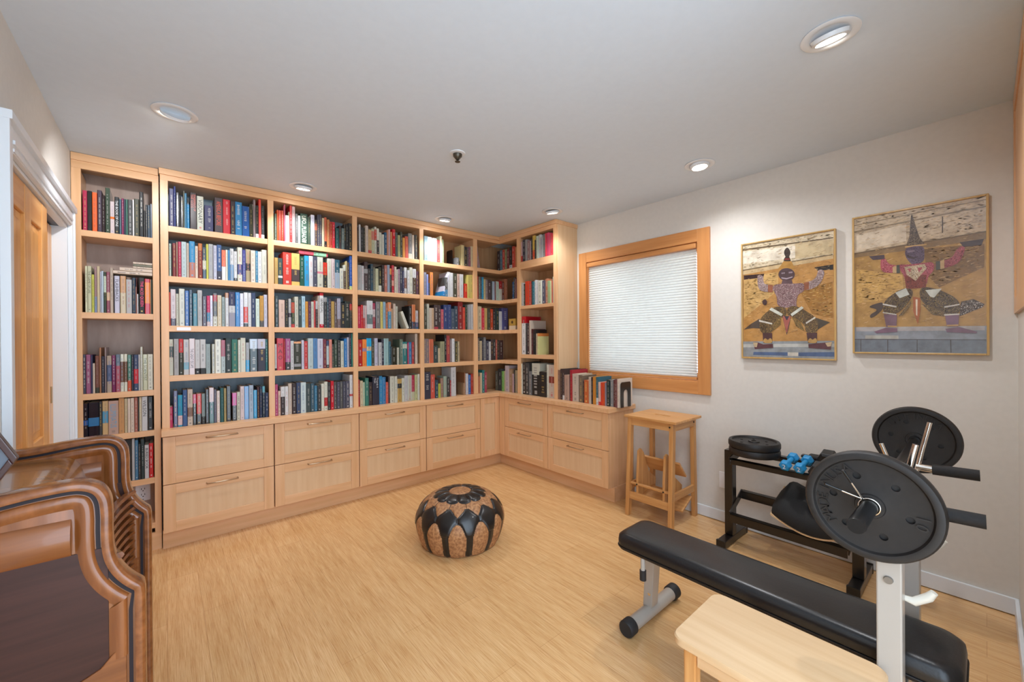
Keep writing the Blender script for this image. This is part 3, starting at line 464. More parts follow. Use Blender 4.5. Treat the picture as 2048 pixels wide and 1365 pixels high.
BAYN = {'L': 'narrow left bookcase', 'A': 'first wide bay', 'B': 'second wide bay', 'C': 'third wide bay', 'D': 'fourth wide bay', 'E': 'corner bay', 'F': 'corner bay', 'G': 'bay beside the window', 'H': 'open countertop end'}
ORD = ['leftmost', 'second', 'third', 'fourth', 'fifth', 'sixth', 'seventh', 'eighth', 'ninth', 'tenth', 'eleventh', 'twelfth', 'thirteenth', 'fourteenth', 'fifteenth',
       'sixteenth', 'seventeenth', 'eighteenth', 'nineteenth', 'twentieth', 'twenty-first', 'twenty-second', 'twenty-third', 'twenty-fourth', 'twenty-fifth', 'twenty-sixth', 'twenty-seventh', 'twenty-eighth', 'twenty-ninth', 'thirtieth']
def cname(h):
    import colorsys
    r, g, b = [int(c*2, 16)/255 for c in h]
    hh, s, v = colorsys.rgb_to_hsv(r, g, b); hh *= 360
    if s < .13: return 'black' if v < .28 else 'dark grey' if v < .45 else 'grey' if v < .7 else 'pale grey' if v < .78 else 'off-white'
    if v < .23: return 'black'
    if s < .28 and v > .72: return 'cream' if 15 < hh < 90 else 'pale blue' if 150 < hh < 260 else 'pale pink' if (hh > 300 or hh <= 15) else 'pale green'
    if v < .36: return 'dark brown' if hh < 45 or hh > 320 else 'dark green' if hh < 165 else 'dark blue' if hh < 265 else 'dark purple'
    if hh < 14 or hh > 345: return 'red' if s > .6 else 'maroon' if v < .65 else 'pink'
    if hh < 45: return 'orange' if s > .55 and v > .6 else 'brown' if v < .68 else 'tan'
    if hh < 70: return 'yellow' if s > .45 and v > .6 else 'olive' if v < .7 else 'beige'
    if hh < 165: return 'green'
    if hh < 195: return 'teal'
    if hh < 255: return 'blue' if s > .35 else 'slate blue'
    if hh < 300: return 'purple'
    return 'magenta' if s > .5 else 'mauve'
rnd = random.Random(4)
TEXTS = {}
def book_shell(mb, w, d, h, base, bands, u0=0):
    t = min(.0025, w*.2); r = min(.004, w*.3); x = w/2
    prof = [(-x, d), (-x, r), (-x+r*.3, r*.3), (-x+r, 0), (x-r, 0), (x-r*.3, r*.3), (x, r), (x, d), (x-t, d), (x-t, t+.001), (-x+t, t+.001), (-x+t, d)]
    cuts = sorted(set([0, 1] + [q for b in bands for q in b[:2]])); n = len(prof)
    for i in range(len(cuts)-1):
        m_ = (cuts[i]+cuts[i+1])/2; c = base
        for b in bands:
            if b[0] <= m_ <= b[1]: c = b[2]
        z0, z1 = cuts[i]*h, cuts[i+1]*h
        vs = [(p[0], p[1], z0) for p in prof]+[(p[0], p[1], z1) for p in prof]
        fs = [(k, (k+1) % n, n+(k+1) % n, n+k) for k in range(n)]
        if i == 0: fs.append(tuple(reversed(range(n))))
        if i == len(cuts)-2: fs.append(tuple(range(n, 2*n)))
        mb.add(vs, fs, 0, c)
def spine_text(mb, s, w, h, col, z1, z0, stacked=False, yy=-.0006):
    L = (z1-z0)*h
    if stacked:
        ch = L/len(s)
        for i, c in enumerate(s):
            vs, fs, ar = text_polys(c); hh = ch*.62; ww = min(w*.62, hh*ar); zt = z1*h-ch*(i+.19)
            mb.add([((v[0]-.5)*ww, yy, zt-hh+v[1]*hh) for v in vs], fs, 0, col)
        return
    words = s.split('_'); lines = [' '.join(words)]
    if w > .03 and len(words) > 2: k = (len(words)+1)//2; lines = [' '.join(words[:k]), ' '.join(words[k:])]
    lw = w*.74/len(lines)
    for i, t in enumerate(lines):
        vs, fs, ar = text_polys(t); hh = lw*.82; ll = min(L, hh*ar*1.15); hh = min(hh, ll/ar*1.7)
        xc = w*.37-lw*(i+.5)
        mb.add([(xc+(v[1]-.5)*hh, yy, z1*h-v[0]*ll) for v in vs], fs, 0, col)
def scribble(mb, w, h, col, z1, z0, rn):               # lettering too small to read: rows of short strokes
    z = z1*h; end = z0*h; hh = w*rn.uniform(.22, .42); xc = w*rn.uniform(-.05, .05)
    while z > end:
        for _ in range(rn.randint(3, 8)):
            s = hh*rn.uniform(.35, .6); b = rn.uniform(.6, 1)
            if z-s < end: return
            mb.add([(xc-hh*b/2, -.0006, z-s), (xc+hh*b/2, -.0006, z-s), (xc+hh*b/2, -.0006, z-s*.35), (xc-hh*b/2, -.0006, z-s*.35)], [(0, 1, 2, 3)], 0, col)
            z -= s+hh*.12
        z -= hh*rn.uniform(.5, 2.5)
shelved_cover = MB(); shelved_pages = MB(); used_labels = {}
def place(mb, loc, rz, ry):
    M = Matrix.Translation(loc) @ Matrix.Rotation(rz, 4, 'Z') @ Matrix.Rotation(ry, 4, 'Y')
    mb.v = [tuple(M @ Vector(v)) for v in mb.v]; return mb
LIM = {'1': 2.364, '2': 2.038, '3': 1.713, '4': 1.392, '5': 1.069}
for line in BK_DATA.strip().split('\n'):
    head, rest = line.split('|', 1); key, ztop, pl = head.split(); ztop = float(ztop)
    items = rest.split('|'); nl = len(items)
    for i, it in enumerate(items):
        f = it.split(); x, wd, h, hexc = f[0].split(','); x = float(x)/1e3; wd = float(wd)/1e3; h = float(h)/1e3
        if key[0] in 'ABCDEF': h = min(h, LIM[key[1]]-ztop-.004)
        opt = {}
        for q in f[1:]:
            k, _, v = q.partition('='); opt[k] = v
        if key[0] == 'G': wd = min(wd, 3.1035-x)
        if key[0] == 'L': x0_ = max(x, -.3705); wd -= x0_-x; x = x0_; wd = min(wd, -.0535-x)
        wd -= .0008; w_ = max(wd, .003)
        d = min(.215, max(.12, h*rnd.uniform(.62, .72)))
        if key == 'H1': d = min(.24, h*.8)
        if key[0] == 'L': d = min(d, .19)
        base = tuple(q*.84 for q in hx(hexc)); bands = []
        if opt.get('b'):
            for q in opt['b'].split(','):
                c, ab = q.split('@'); a, b = ab.split('-'); bands.append((float(a), float(b), tuple(q*.84 for q in hx(c))))
        lum = sum(base)/3
        tc = (.62, .60, .55) if lum < .22 else (.10, .09, .09)
        if lum < .22 and rnd.random() < .25: tc = (.7, .5, .15)
        if lum >= .22 and rnd.random() < .3: tc = rnd.choice([(.5, .05, .05), (.05, .1, .3), (.15, .1, .05)])
        kk = rnd.uniform(.25, .75); tc = tuple(a*kk+b*(1-kk) for a, b in zip(tc, base))
        mb = MB(); book_shell(mb, w_, d, h, base, bands)
        title = None
        if opt.get('v'): t, c = opt['v'].split('@'); spine_text(mb, t, w_, h, hx(c), .88, .3, True); title = t
        elif (opt.get('t') or '-') != '-' or opt.get('u'):
            t, c = (opt.get('t') or opt.get('u')).split('@')
            if t == 'UFO_PLEIADES': spine_text(mb, 'UFO...PLEIADES', w_, h, hx(c), .93, .05)
            elif t == 'TRAGEDY': spine_text(mb, 'Tragedy_&_Hope', w_*.9, h, hx(c), .95, .16)
            elif t == 'FINGERPRINT_OF_THE_GODS': spine_text(mb, 'FINGERPRINTS_OF_THE_GODS', w_, h, hx(c), .95, .5)
            elif t == 'SENEGAL': spine_text(mb, t, w_, h, hx(c), .84, .42)
            elif t == 'THE_GREAT_ESCAPE': spine_text(mb, 'THE_GREAT ESCAPE', w_*.9, h, hx(c), .72, .18)
            else: spine_text(mb, t, w_, h, hx(c), .9, .2)
            if opt.get('t'): title = t.replace('_', ' ')
        elif 's' not in opt and w_ > .009: scribble(mb, w_, h, tc, rnd.uniform(.82, .95), rnd.uniform(.08, .35), rnd)
        if 's' not in opt and w_ > .014 and rnd.random() < .6:
            e = w_*.16; zz = h*.05; mb.add([(-e, -.0006, zz), (e, -.0006, zz), (e, -.0006, zz+2*e), (-e, -.0006, zz+2*e)], [(0, 1, 2, 3)], 0, tc)
        t_ = min(.0025, w_*.2)
        pg = MB().box(-w_/2+t_*.95, w_/2-t_*.95, t_*.9, d-.003, .003, h-.003)
        ry = 0; dz = .0006
        if opt.get('l'): ang = math.radians(float(opt['l'].split(',')[0])); ry = -ang; dz += w_/2*abs(math.sin(ang))
        jit = rnd.uniform(-.004, .006)
        if pl == 'A': loc = Vector((x+wd/2, (3.464 if key[0] == 'L' else A+.013)+jit, ztop+dz)); rz = 0
        else: loc = Vector((C+.013+jit, x+wd/2, ztop+dz)); rz = -PI/2
        if '*' in opt:
            nm = cname(hexc); size = 'thick' if w_ > .032 else 'slim' if w_ < .014 else ''
            tall = 'tall' if h > .262 else 'short' if h < .185 else ''
            look = ' '.join(q for q in (size, tall, nm) if q); look = look + ' book'
            if key[0] == 'H': where = 'on the countertop under the window'
            else: where = '%s shelf of the %s' % (ROWN[key[1]], BAYN[key[0]])
            if title == 'TRAGEDY': title = 'Tragedy & Hope'
            if title == 'UFO PLEIADES': title = 'PLEIADES'
            if title and title.startswith('FINGERPRINT'): title = 'FINGERPRINTS OF THE GODS'
            if title: lab = '%s reading "%s", %s' % (look, title, where)
            else:
                lft = items[i-1].split()[0].split(',')[3] if i > 0 else None
                side = 'rightmost' if i == nl-1 else ORD[i]
                lab = '%s, %s%s, %s' % (look, side, '' if side.endswith('most') else ' from the left', where)
            words = lab.split()
            if len(words) > 16: lab = lab.replace(' of the ', ' of ').replace(' from the left', ' from left')
            o = D.objects.new('book', mb.mesh('book', COVER_G if rnd.random() < .45 else COVER_M)); COL.objects.link(o)
            o.location = loc; o.rotation_euler = (0, ry, rz); tag(o, lab, 'book', 'books on the shelves')
            p = D.objects.new('pages', pg.mesh('pages', PAGES)); COL.objects.link(p); p.parent = o
        else:
            place(mb, loc, rz, ry); place(pg, loc, rz, ry)
            shelved_cover.add(mb.v, mb.f); shelved_cover.c[-len(mb.f):] = mb.c
            shelved_pages.add(pg.v, pg.f)
n0 = len(shelved_cover.v); cream = hx('d2c6ac')
shelved_cover.add(shelved_pages.v, shelved_pages.f, 0, cream)
o = obj('shelved_books', shelved_cover, COVER_M, loc=(1.9, A, CZ)); o['kind'] = 'stuff'
tag(o, 'many smaller books packed upright among the others, mostly in the far bays', 'books')
# books lying flat on top of others
def flat_book(x0, x1, y0, z0, h, hexc, lab, bands=(), d=.15, lean=0):
    mb = MB(); w_ = h; ln = x1-x0; book_shell(mb, w_, d, ln, hx(hexc), bands); scribble(mb, w_, ln, (.08, .06, .06), .85, .3, rnd)
    pg = MB().box(-w_/2+.002, w_/2-.002, .002, d-.003, .003, ln-.003)
    o = D.objects.new('book', mb.mesh('book', COVER_M)); COL.objects.link(o); p = D.objects.new('pages', pg.mesh('pages', PAGES)); COL.objects.link(p); p.parent = o
    o.location = (x1, y0, z0+w_/2+.0006); o.rotation_euler = (0, -PI/2+lean, 0)
    tag(o, lab, 'book', 'books lying flat on the shelves')
fz = 1.506+.2245+.0215
flat_book(-.246, -.058, 3.466, fz-.003, .019, 'cba', 'cream book lying flat, bottom of the pile in the narrow left bookcase')
flat_book(-.208, -.058, 3.466, fz+.0175, .020, 'cba', 'cream book lying flat, second from the bottom of the small pile')
flat_book(-.147, -.058, 3.466, fz+.039, .011, 'cba', 'small cream book in the middle of the flat pile, narrow bookcase')
flat_book(-.147, -.058, 3.466, fz+.0515, .012, '776', 'small grey book lying flat just under the top one of the pile')
flat_book(-.147, -.058, 3.466, fz+.065, .013, 'cba', 'small cream book lying flat, topmost of the pile in the narrow bookcase')
flat_book(.790, 1.000, 3.436, 2.0005, .028, 'b45', 'red and green book lying flat on top of the upright books', ((.05, .5, hx('8b9')),), lean=0)
# metal bookends
def bookend(name_loc, u0, u1, z0, h, plane, lab):
    if plane == 'A':
        x, y = u0, A+.03; mb = MB()
        pts = [(0, 0), (.11, 0), (.11, h-.012), (.098, h), (.012, h), (0, h-.012)]
        mb.prism([(y+p[0], z0+p[1]+.0005) for p in pts], 'x', x, x+.0015)
        mb.box(x, u1, y+.005, y+.10, z0+.0004, z0+.0014)
        o = obj('bookend', mb, BLACKM, loc=(x, y, z0))
    else:
        y = u0; x = C+.02; mb = MB(); w = .14
        arch = [(x+w*.28, z0), (x+w*.28, z0+h*.55)]+[(x+w*.5-w*.22*math.cos(k*PI/10), z0+h*.55+w*.22*math.sin(k*PI/10)) for k in range(1, 10)]+[(x+w*.72, z0+h*.55), (x+w*.72, z0)]
        outer = [(x, z0), (x, z0+h-.012), (x+.012, z0+h), (x+w-.012, z0+h), (x+w, z0+h-.012), (x+w, z0)]
        mb.prism(outer[:3]+[(x+w*.28, z0+h), ]+[(x+w*.28, z0+h*.55), (x+w*.28, z0)], 'y', y, y+.0018)
        mb.prism([(x+w*.28, z0+h)]+arch[1:-1]+[(x+w*.72, z0+h)], 'y', y, y+.0018)
        mb.prism([(x+w*.72, z0+h), (x+w-.012, z0+h), (x+w, z0+h-.012), (x+w, z0), (x+w*.72, z0), (x+w*.72, z0+h*.55)], 'y', y, y+.0018)
        o = obj('bookend', mb, BLACKM, loc=(x, y, z0))
    tag(o, lab, 'bookend', 'black metal bookends')
bookend(0, 2.182, 2.25, 2.078, .15, 'A', 'black metal bookend on the top shelf of the fourth wide bay')
bookend(0, 2.170, 2.225, .77, .22, 'A', 'black metal bookend on the countertop in the fourth wide bay')
bookend(0, 1.905, 0, .77, .205, 'C', 'black metal bookend with an arched cut-out at the countertop end')
bx = thing('small_box', 'small box with a sunflower picture on the corner shelf', 'box', (2.85, 3.25, 1.432))
obj('carton', MB().box(2.79, 2.86, 3.20, 3.305, 1.4325, 1.475, 0), mat('cream_card', 'cdb89c', .6), bx, bevel=.001)
obj('lid', MB().box(2.789, 2.861, 3.199, 3.306, 1.475, 1.548), mat('mustard_card', 'b08a3a', .6), bx, bevel=.001)
mb = MB().lathe([(0, 0), (.016, .0004)], (2.7886, 3.252, 1.512), 'x', 16)
obj('flower_print', mb, mat('sunflower_brown', '4a3418', .6), bx)
# ---------------------------------------------------------------- framed photographs
def framed(key, y_l, y_r, z_t, z_b, data, lab):
    X0 = R-.001; cy, cz_ = (y_l+y_r)/2, (z_t+z_b)/2
    t = thing('framed_photograph', lab, 'picture', (R, cy, z_b), 'framed photographs of temple guardians')
    f_ = .009; dp = .028
    mb = MB().box(X0-dp, X0, y_r, y_r+f_, z_b, z_t).box(X0-dp, X0, y_l-f_, y_l, z_b, z_t).box(X0-dp, X0, y_r+f_, y_l-f_, z_t-f_, z_t).box(X0-dp, X0, y_r+f_, y_l-f_, z_b, z_b+f_)
    obj('frame', mb, GOLD, t, bevel=.0015)
    yl, yr, zt, zb = y_l-f_, y_r+f_, z_t-f_, z_b+f_
    mb = MB(); lay = 0; rn = random.Random(9)
    def P(u, v, k): return (X0-dp+.008-k*.00006-(.0035 if k == .5 else 0)*0, yl+(yr-yl)*u/1000, zb+(zt-zb)*v/1000)
    def relief():
        for _ in range(760):       # relief lines of the rough gilded wall
            u = rn.uniform(10, 960); v = rn.uniform(180, 985)
            ln_ = rn.uniform(8, 46); th = rn.uniform(.8, 2.4); sl = rn.uniform(-.25, .35)
            mb.add([P(u, v, lay+.5), P(min(u+ln_, 996), v+ln_*sl, lay+.5), P(min(u+ln_, 996), v+ln_*sl+th, lay+.5), P(u, v+th, lay+.5)], [(0, 1, 2, 3)], 0, hx(rn.choice(['7a5a34', 'd8b078', '8c6a40', 'e0c090'])))
    for ln in data.strip().split('\n'):
        f = ln.split(); c = hx(f[0])
        if f[1] == 'R':
            relief(); lay += 1; continue
        if f[1] == 'F':
            mb.add([P(0, 0, 0), P(1000, 0, 0), P(1000, 1000, 0), P(0, 1000, 0)], [(0, 1, 2, 3)], 0, c); mb.box(X0-.012, X0-.002, yr, yl, zb, zt, 0, c); continue
        lay += 1
        pts = [tuple(map(float, q.split(','))) for q in f[1:] if q[0] != 'p']
        if lay > 13:
            c = tuple(q*.78+z*.22 for q, z in zip(c, (.16, .10, .06)))
        if len(pts) >= 7 and lay > 13:
            for _ in range(2):
                pts = [((a*3+c_)/4 if k == 0 else (a+c_*3)/4, (b*3+d_)/4 if k == 0 else (b+d_*3)/4) for (a, b), (c_, d_) in zip(pts, pts[1:]+pts[:1]) for k in (0, 1)]
        mb.add([P(u, v, lay) for u, v in pts], [tuple(range(len(pts)))], 0, c)
        pc = [q for q in f[1:] if q[0] == 'p']
        if pc:
            lay += 1; c2 = hx(pc[0][2:]); u0, u1 = min(p[0] for p in pts), max(p[0] for p in pts); v0, v1 = min(p[1] for p in pts), max(p[1] for p in pts)
            def inside(u, v):
                r = False; j = len(pts)-1
                for i in range(len(pts)):
                    (a, b), (c_, d_) = pts[i], pts[j]
                    if (b > v) != (d_ > v) and u < (c_-a)*(v-b)/(d_-b)+a: r = not r
                    j = i
                return r
            dk = tuple(q*(.35 if lay > 13 else .72) for q in c); md = tuple((q+z)/2 for q, z in zip(c, c2))
            for _ in range(int((u1-u0)*(v1-v0)/(330 if lay < 14 else 42))):
                u = rn.uniform(u0, u1); v = rn.uniform(v0, v1); s, q = (rn.uniform(6, 26), rn.uniform(1.5, 5)) if lay < 14 else (rn.uniform(1.8, 5), rn.uniform(1.2, 3.4))
                if all(inside(u+a, v+b) for a, b in ((s, 0), (-s, 0), (0, q), (0, -q))):
                    mb.add([P(u-s, v, lay), P(u, v-q, lay), P(u+s, v, lay), P(u, v+q, lay)], [(0, 1, 2, 3)], 0, rn.choice([c2, dk, md, md, dk])); 
    me = mb.mesh('print', PRINT, t.location)
    o = D.objects.new('print', me); COL.objects.link(o); o.parent = t
framed(1, 1.0955, .5755, 1.972, 1.186, """b98a50 F
d8c8aa 1,1000 1000,997 992,794 0,755 p=a89878
e6dcc8 0,944 609,928 609,826 0,833
c8b48e 610,950 993,932 992,819 609,817
6b5a45 1,967 993,947 993,939 0,951
7a6a52 0,782 982,818 992,809 0,771
c8ae84 0,771 992,809 992,781 0,736
caa468 12,715 422,727 420,572 9,347 p=9a7844
3b2a2a 12,730 262,725 249,694 12,691
2f2a28 806,730 992,735 991,694 837,701
9c7038 652,557 986,602 984,318 782,358 p=c09858
000000 R
9aa3a8 0,138 1000,142 999,0 0,4
c9ccc8 0,114 999,121 999,96 0,85
4a6a96 128,46 522,47 522,18 122,19
4a6a96 637,47 999,55 999,18 636,17
dcd8cc 522,47 637,47 636,17 522,18
4a4440 202,336 91,292 8,245 117,256 214,251
43413a 813,327 958,287 892,257 839,232
2f2a2c 523,927 488,898 490,868 508,846 488,835 482,805 565,797 555,827 542,842 560,867 552,899
c09048 482,811 569,802 591,764 614,735 419,753 448,775
8c2c30 499,833 549,828 551,816 493,822
4a3c48 605,689 598,669 579,653 550,644 515,643 480,649 451,664 431,683 424,704 431,725 451,741 481,750 516,751 551,743 580,729 599,710
9a8a98 457,717 498,717 498,706 459,706
9a8a98 539,717 579,717 580,704 539,704
b0a0ac 457,679 516,667 579,676 579,667 515,656 459,668
5a4650 469,655 573,647 584,604 454,614
a08888 372,621 372,557 236,570 185,607 177,702 188,720 252,710 249,658 274,628 p=e8dcd8
a08888 696,614 707,545 826,570 880,610 917,692 848,715 826,649 789,626 p=e8dcd8
8a6a70 360,620 468,624 596,614 707,615 707,545 631,523 617,444 630,415 407,425 408,518 374,557 p=e0ccc8
9a5a40 305,626 360,622 360,556 304,564
9a5a40 702,615 751,618 751,559 702,554
5c4c38 407,436 322,412 224,350 195,304 213,207 354,207 372,299 454,343 513,350 514,422 p=b89858
5c4c38 606,436 717,387 813,332 847,288 834,201 715,202 705,282 571,348 513,359 525,421 p=b89858
7a6238 370,299 454,347 444,279 351,224 p=c8a868
7a6238 571,344 661,297 705,221 616,262 p=c8a868
2a2a44 466,351 559,348 542,277 514,192 489,278
b06058 466,353 490,352 515,305 542,351 562,350 530,264 514,195 495,269
dfe4d8 319,410 344,429 472,368 454,350
dfe4d8 557,365 675,425 697,409 573,346
e0dcd0 198,327 352,295 351,283 198,311
e0dcd0 716,291 813,336 815,323 721,278
4a2c38 239,211 351,211 350,124 247,126
4a2c38 723,207 832,206 829,125 739,125
c8a060 245,148 270,171 301,147 326,171 350,152 350,122 251,124
c8a060 737,147 764,168 785,147 812,168 831,151 828,123 739,125
5a3040 123,132 174,132 244,113 359,117 362,83 144,71
5a3040 742,116 865,125 977,134 963,73 745,85
e0c8a0 123,130 181,128 168,88 139,90
e0c8a0 911,125 977,134 965,100 932,96
3a2630 294,476 292,467 286,459 277,454 266,452 256,455 247,461 241,469 239,479 241,489 247,496 256,501 266,503 277,500 286,494 292,486""", 'smaller gold-framed photograph of a demon statue in silver armour holding up a ledge')
framed(2, .500, -.013, 2.015, 1.231, """a8824a F
c4b094 0,1000 1000,1000 1000,774 0,746 p=98866c
d8c8b0 17,876 436,902 435,784 16,758
8a785e 0,909 684,931 1000,938 1000,930 684,920 0,898
8a785e 0,956 666,975 1000,979 1000,973 666,968 0,949
5c4a3a 702,915 711,914 710,805 701,802
6e5a42 0,746 1000,778 1000,770 0,734
8a7050 0,734 1000,770 1000,725 0,709
7c5c34 571,714 988,698 987,550 681,440 589,534 p=a08050
c29a58 15,622 403,550 413,439 225,376 14,367 p=8c6a3c
000000 R
8e98a4 0,186 1000,176 1000,0 0,0
b4b0b0 12,186 988,175 988,148 12,154
b8b8b0 92,124 370,120 370,96 92,99
6e7c8a 0,93 997,86 1000,0 0,0
3a3c40 50,93 56,93 56,3 49,3
3a3c40 280,90 286,90 286,4 279,4
3a3c40 513,90 518,90 518,4 512,4
3a3c40 756,88 763,88 765,3 758,3
3a3c40 0,97 997,89 997,85 0,92
5a4c42 476,982 465,862 460,799 423,738 590,738 544,779 524,835 495,920 p=a08c70
d0a870 425,747 590,745 590,736 425,736
3c3232 104,334 225,364 249,356 248,309 143,242 128,275 214,310
4a3a30 831,338 916,350 988,314 974,295 822,242 p=e0d8d0
5c4c66 430,730 454,736 513,740 571,729 575,677 572,625 493,604 454,636 424,685 p=7c6c84
8c7c90 434,716 494,713 508,703 454,698
2c2030 439,685 493,664 532,664 493,649 449,662
b04a5a 227,678 259,691 296,629 383,616 383,565 258,573 227,602 p=d88a94
a04450 645,617 772,622 807,694 868,704 841,614 789,577 663,559 p=c87a84
453a4a 129,707 259,705 261,674 162,677
3a2c34 825,726 986,729 969,692 850,693
a8485a 373,624 434,616 570,616 645,617 645,556 600,525 584,446 433,445 423,530 383,588 p=c87a80
7a2a24 423,539 589,534 584,446 433,445 p=9a4a3a
c8b090 419,602 575,608 591,578 507,498 438,545 p=e8dcc8
b04a5a 444,587 473,587 463,558
b04a5a 522,587 561,588 532,553
c8a878 327,612 358,616 358,565 327,567
3c4440 358,620 383,620 385,562 358,563
3c4440 656,616 687,617 689,561 659,559
c8a878 689,617 718,627 718,565 689,561
4c3c2c 433,456 352,432 247,365 246,276 361,266 472,370 492,434 p=a08850
4c3c2c 579,455 699,421 831,343 822,250 716,249 550,341 531,432 p=a08850
6a5434 371,256 472,363 467,327 407,264 p=b09860
6a5434 550,337 708,282 716,243 625,263 p=b09860
cfd4cc 347,425 433,452 458,405 382,384
cfd4cc 579,429 699,431 644,374 616,382
d0ccc4 244,354 356,330 356,319 244,343
d0ccc4 244,292 356,272 356,266 244,283
d0ccc4 717,312 823,324 823,316 717,301
d0ccc4 716,260 822,260 822,252 716,249
a85a2a 487,388 542,377 542,288 522,195 486,290
e8d8c0 506,370 521,368 518,253 509,262
76586c 251,276 361,266 355,178 272,184
7a5a74 721,249 818,252 813,174 734,176
c8a068 283,193 358,189 358,179 286,182
c8a068 734,188 813,189 813,179 734,177
7a5a74 170,150 267,177 362,171 362,146 191,138
7a5a74 723,162 822,171 942,139 932,129 734,139""", 'larger gold-framed photograph of a monkey-faced statue in red, nearest the right corner')
# ---------------------------------------------------------------- ceiling lights and sprinkler
for i, (x, y, aim) in enumerate(LAMPS):
    labs = ['white recessed ceiling light above the narrow left bookcase, aimed at the shelves', 'lit recessed ceiling light in front of the second wide bay',
            'lit recessed ceiling light in front of the fourth wide bay', 'recessed ceiling light beside the crown of the bookcase end',
            'lit recessed ceiling light nearest the window side wall', 'brightest recessed ceiling light, over the weight bench']
    px, py = [(.046, 2.554), (.765, 3.19), (1.956, 3.22), (2.56, 2.44), (2.61, 1.188), (1.869, .369)][i]
    t = thing('recessed_light', labs[i], 'ceiling light', (px, py, H), 'recessed ceiling lights')
    obj('trim_ring', MB().lathe([(.062, -.001), (.088, -.001), (.090, -.004), (.086, -.006), (.066, -.006), (.062, -.004), (.062, -.001)], (px, py, H), n=40), WHITE, t, smooth=40)
    obj('housing', MB().lathe([(0, -.0008), (.0625, -.0008), (.0625, -.002), (0, -.002)], (px, py, H), n=32), WHITE, t)
    dv = (Vector(aim)-Vector((px, py, H))).normalized()
    q = Vector((0, 0, -1)).rotation_difference(dv)
    c = Vector((px, py, H-.008))
    mb = MB().lathe([(.045, .0), (.058, .004), (.056, -.010), (.046, -.014), (.042, -.010), (.042, -.004)], (0, 0, 0), n=32)
    mb.v = [tuple(q @ Vector(v) + c) for v in mb.v]
    obj('gimbal', mb, WHITE, t, smooth=40)
    mb = MB().lathe([(.0, -.010), (.040, -.009), (.041, -.005), (0, -.004)], (0, 0, 0), n=24)
    mb.v = [tuple(q @ Vector(v) + c) for v in mb.v]
    obj('bulb', mb, BULB, t, smooth=60)
    l = D.lights.new('lamp_light', 'SPOT'); l.energy = LAMP_W[i]*PI; l.spot_size = math.radians(LAMP_CONE[i][0]); l.spot_blend = LAMP_CONE[i][1]; l.shadow_soft_size = .035; l.color = (.94, .96, 1.0)
    lo = D.objects.new('lamp_light', l); COL.objects.link(lo); lo.location = c+dv*.022; lo.rotation_euler = dv.to_track_quat('-Z', 'Y').to_euler()
sp = thing('fire_sprinkler', 'small metal fire sprinkler in the middle of the ceiling', 'sprinkler', (1.331, 2.040, H))
obj('escutcheon', MB().lathe([(.0, -.001), (.046, -.001), (.044, -.006), (.022, -.009), (.0, -.009)], (1.331, 2.04, H)), WHITE, sp, smooth=40)
obj('sprinkler_head', MB().lathe([(.027, -.009), (.026, -.022), (.017, -.032), (.011, -.040), (.006, -.044), (0, -.044)], (1.331, 2.04, H), n=20), mat('sprinkler_metal', '5c564c', .35, .8), sp, smooth=40)
mb = MB().lathe([(.0, -.052), (.016, -.052), (.016, -.054), (0, -.054)], (1.331, 2.04, H), n=16).tube([(1.325, 2.04, H-.034), (1.325, 2.04, H-.053)], .0015, 6).tube([(1.337, 2.04, H-.034), (1.337, 2.04, H-.053)], .0015, 6)
obj('deflector', mb, D.materials['sprinkler_metal'], sp)
# faint wall plates
def plate(y, z, lab):
    t = thing('wall_plate', lab, 'wall plate', (R, y, z))
    obj('cover_plate', MB().box(R-.006, R, y-.035, y+.035, z, z+.115), PLASTIC_W, t, bevel=.002)
    obj('receptacle', MB().box(R-.008, R-.006, y-.017, y+.017, z+.022, z+.093), PLASTIC_W, t)
plate(1.225, .245, 'pale wall plate beside the left post of the dumbbell rack')
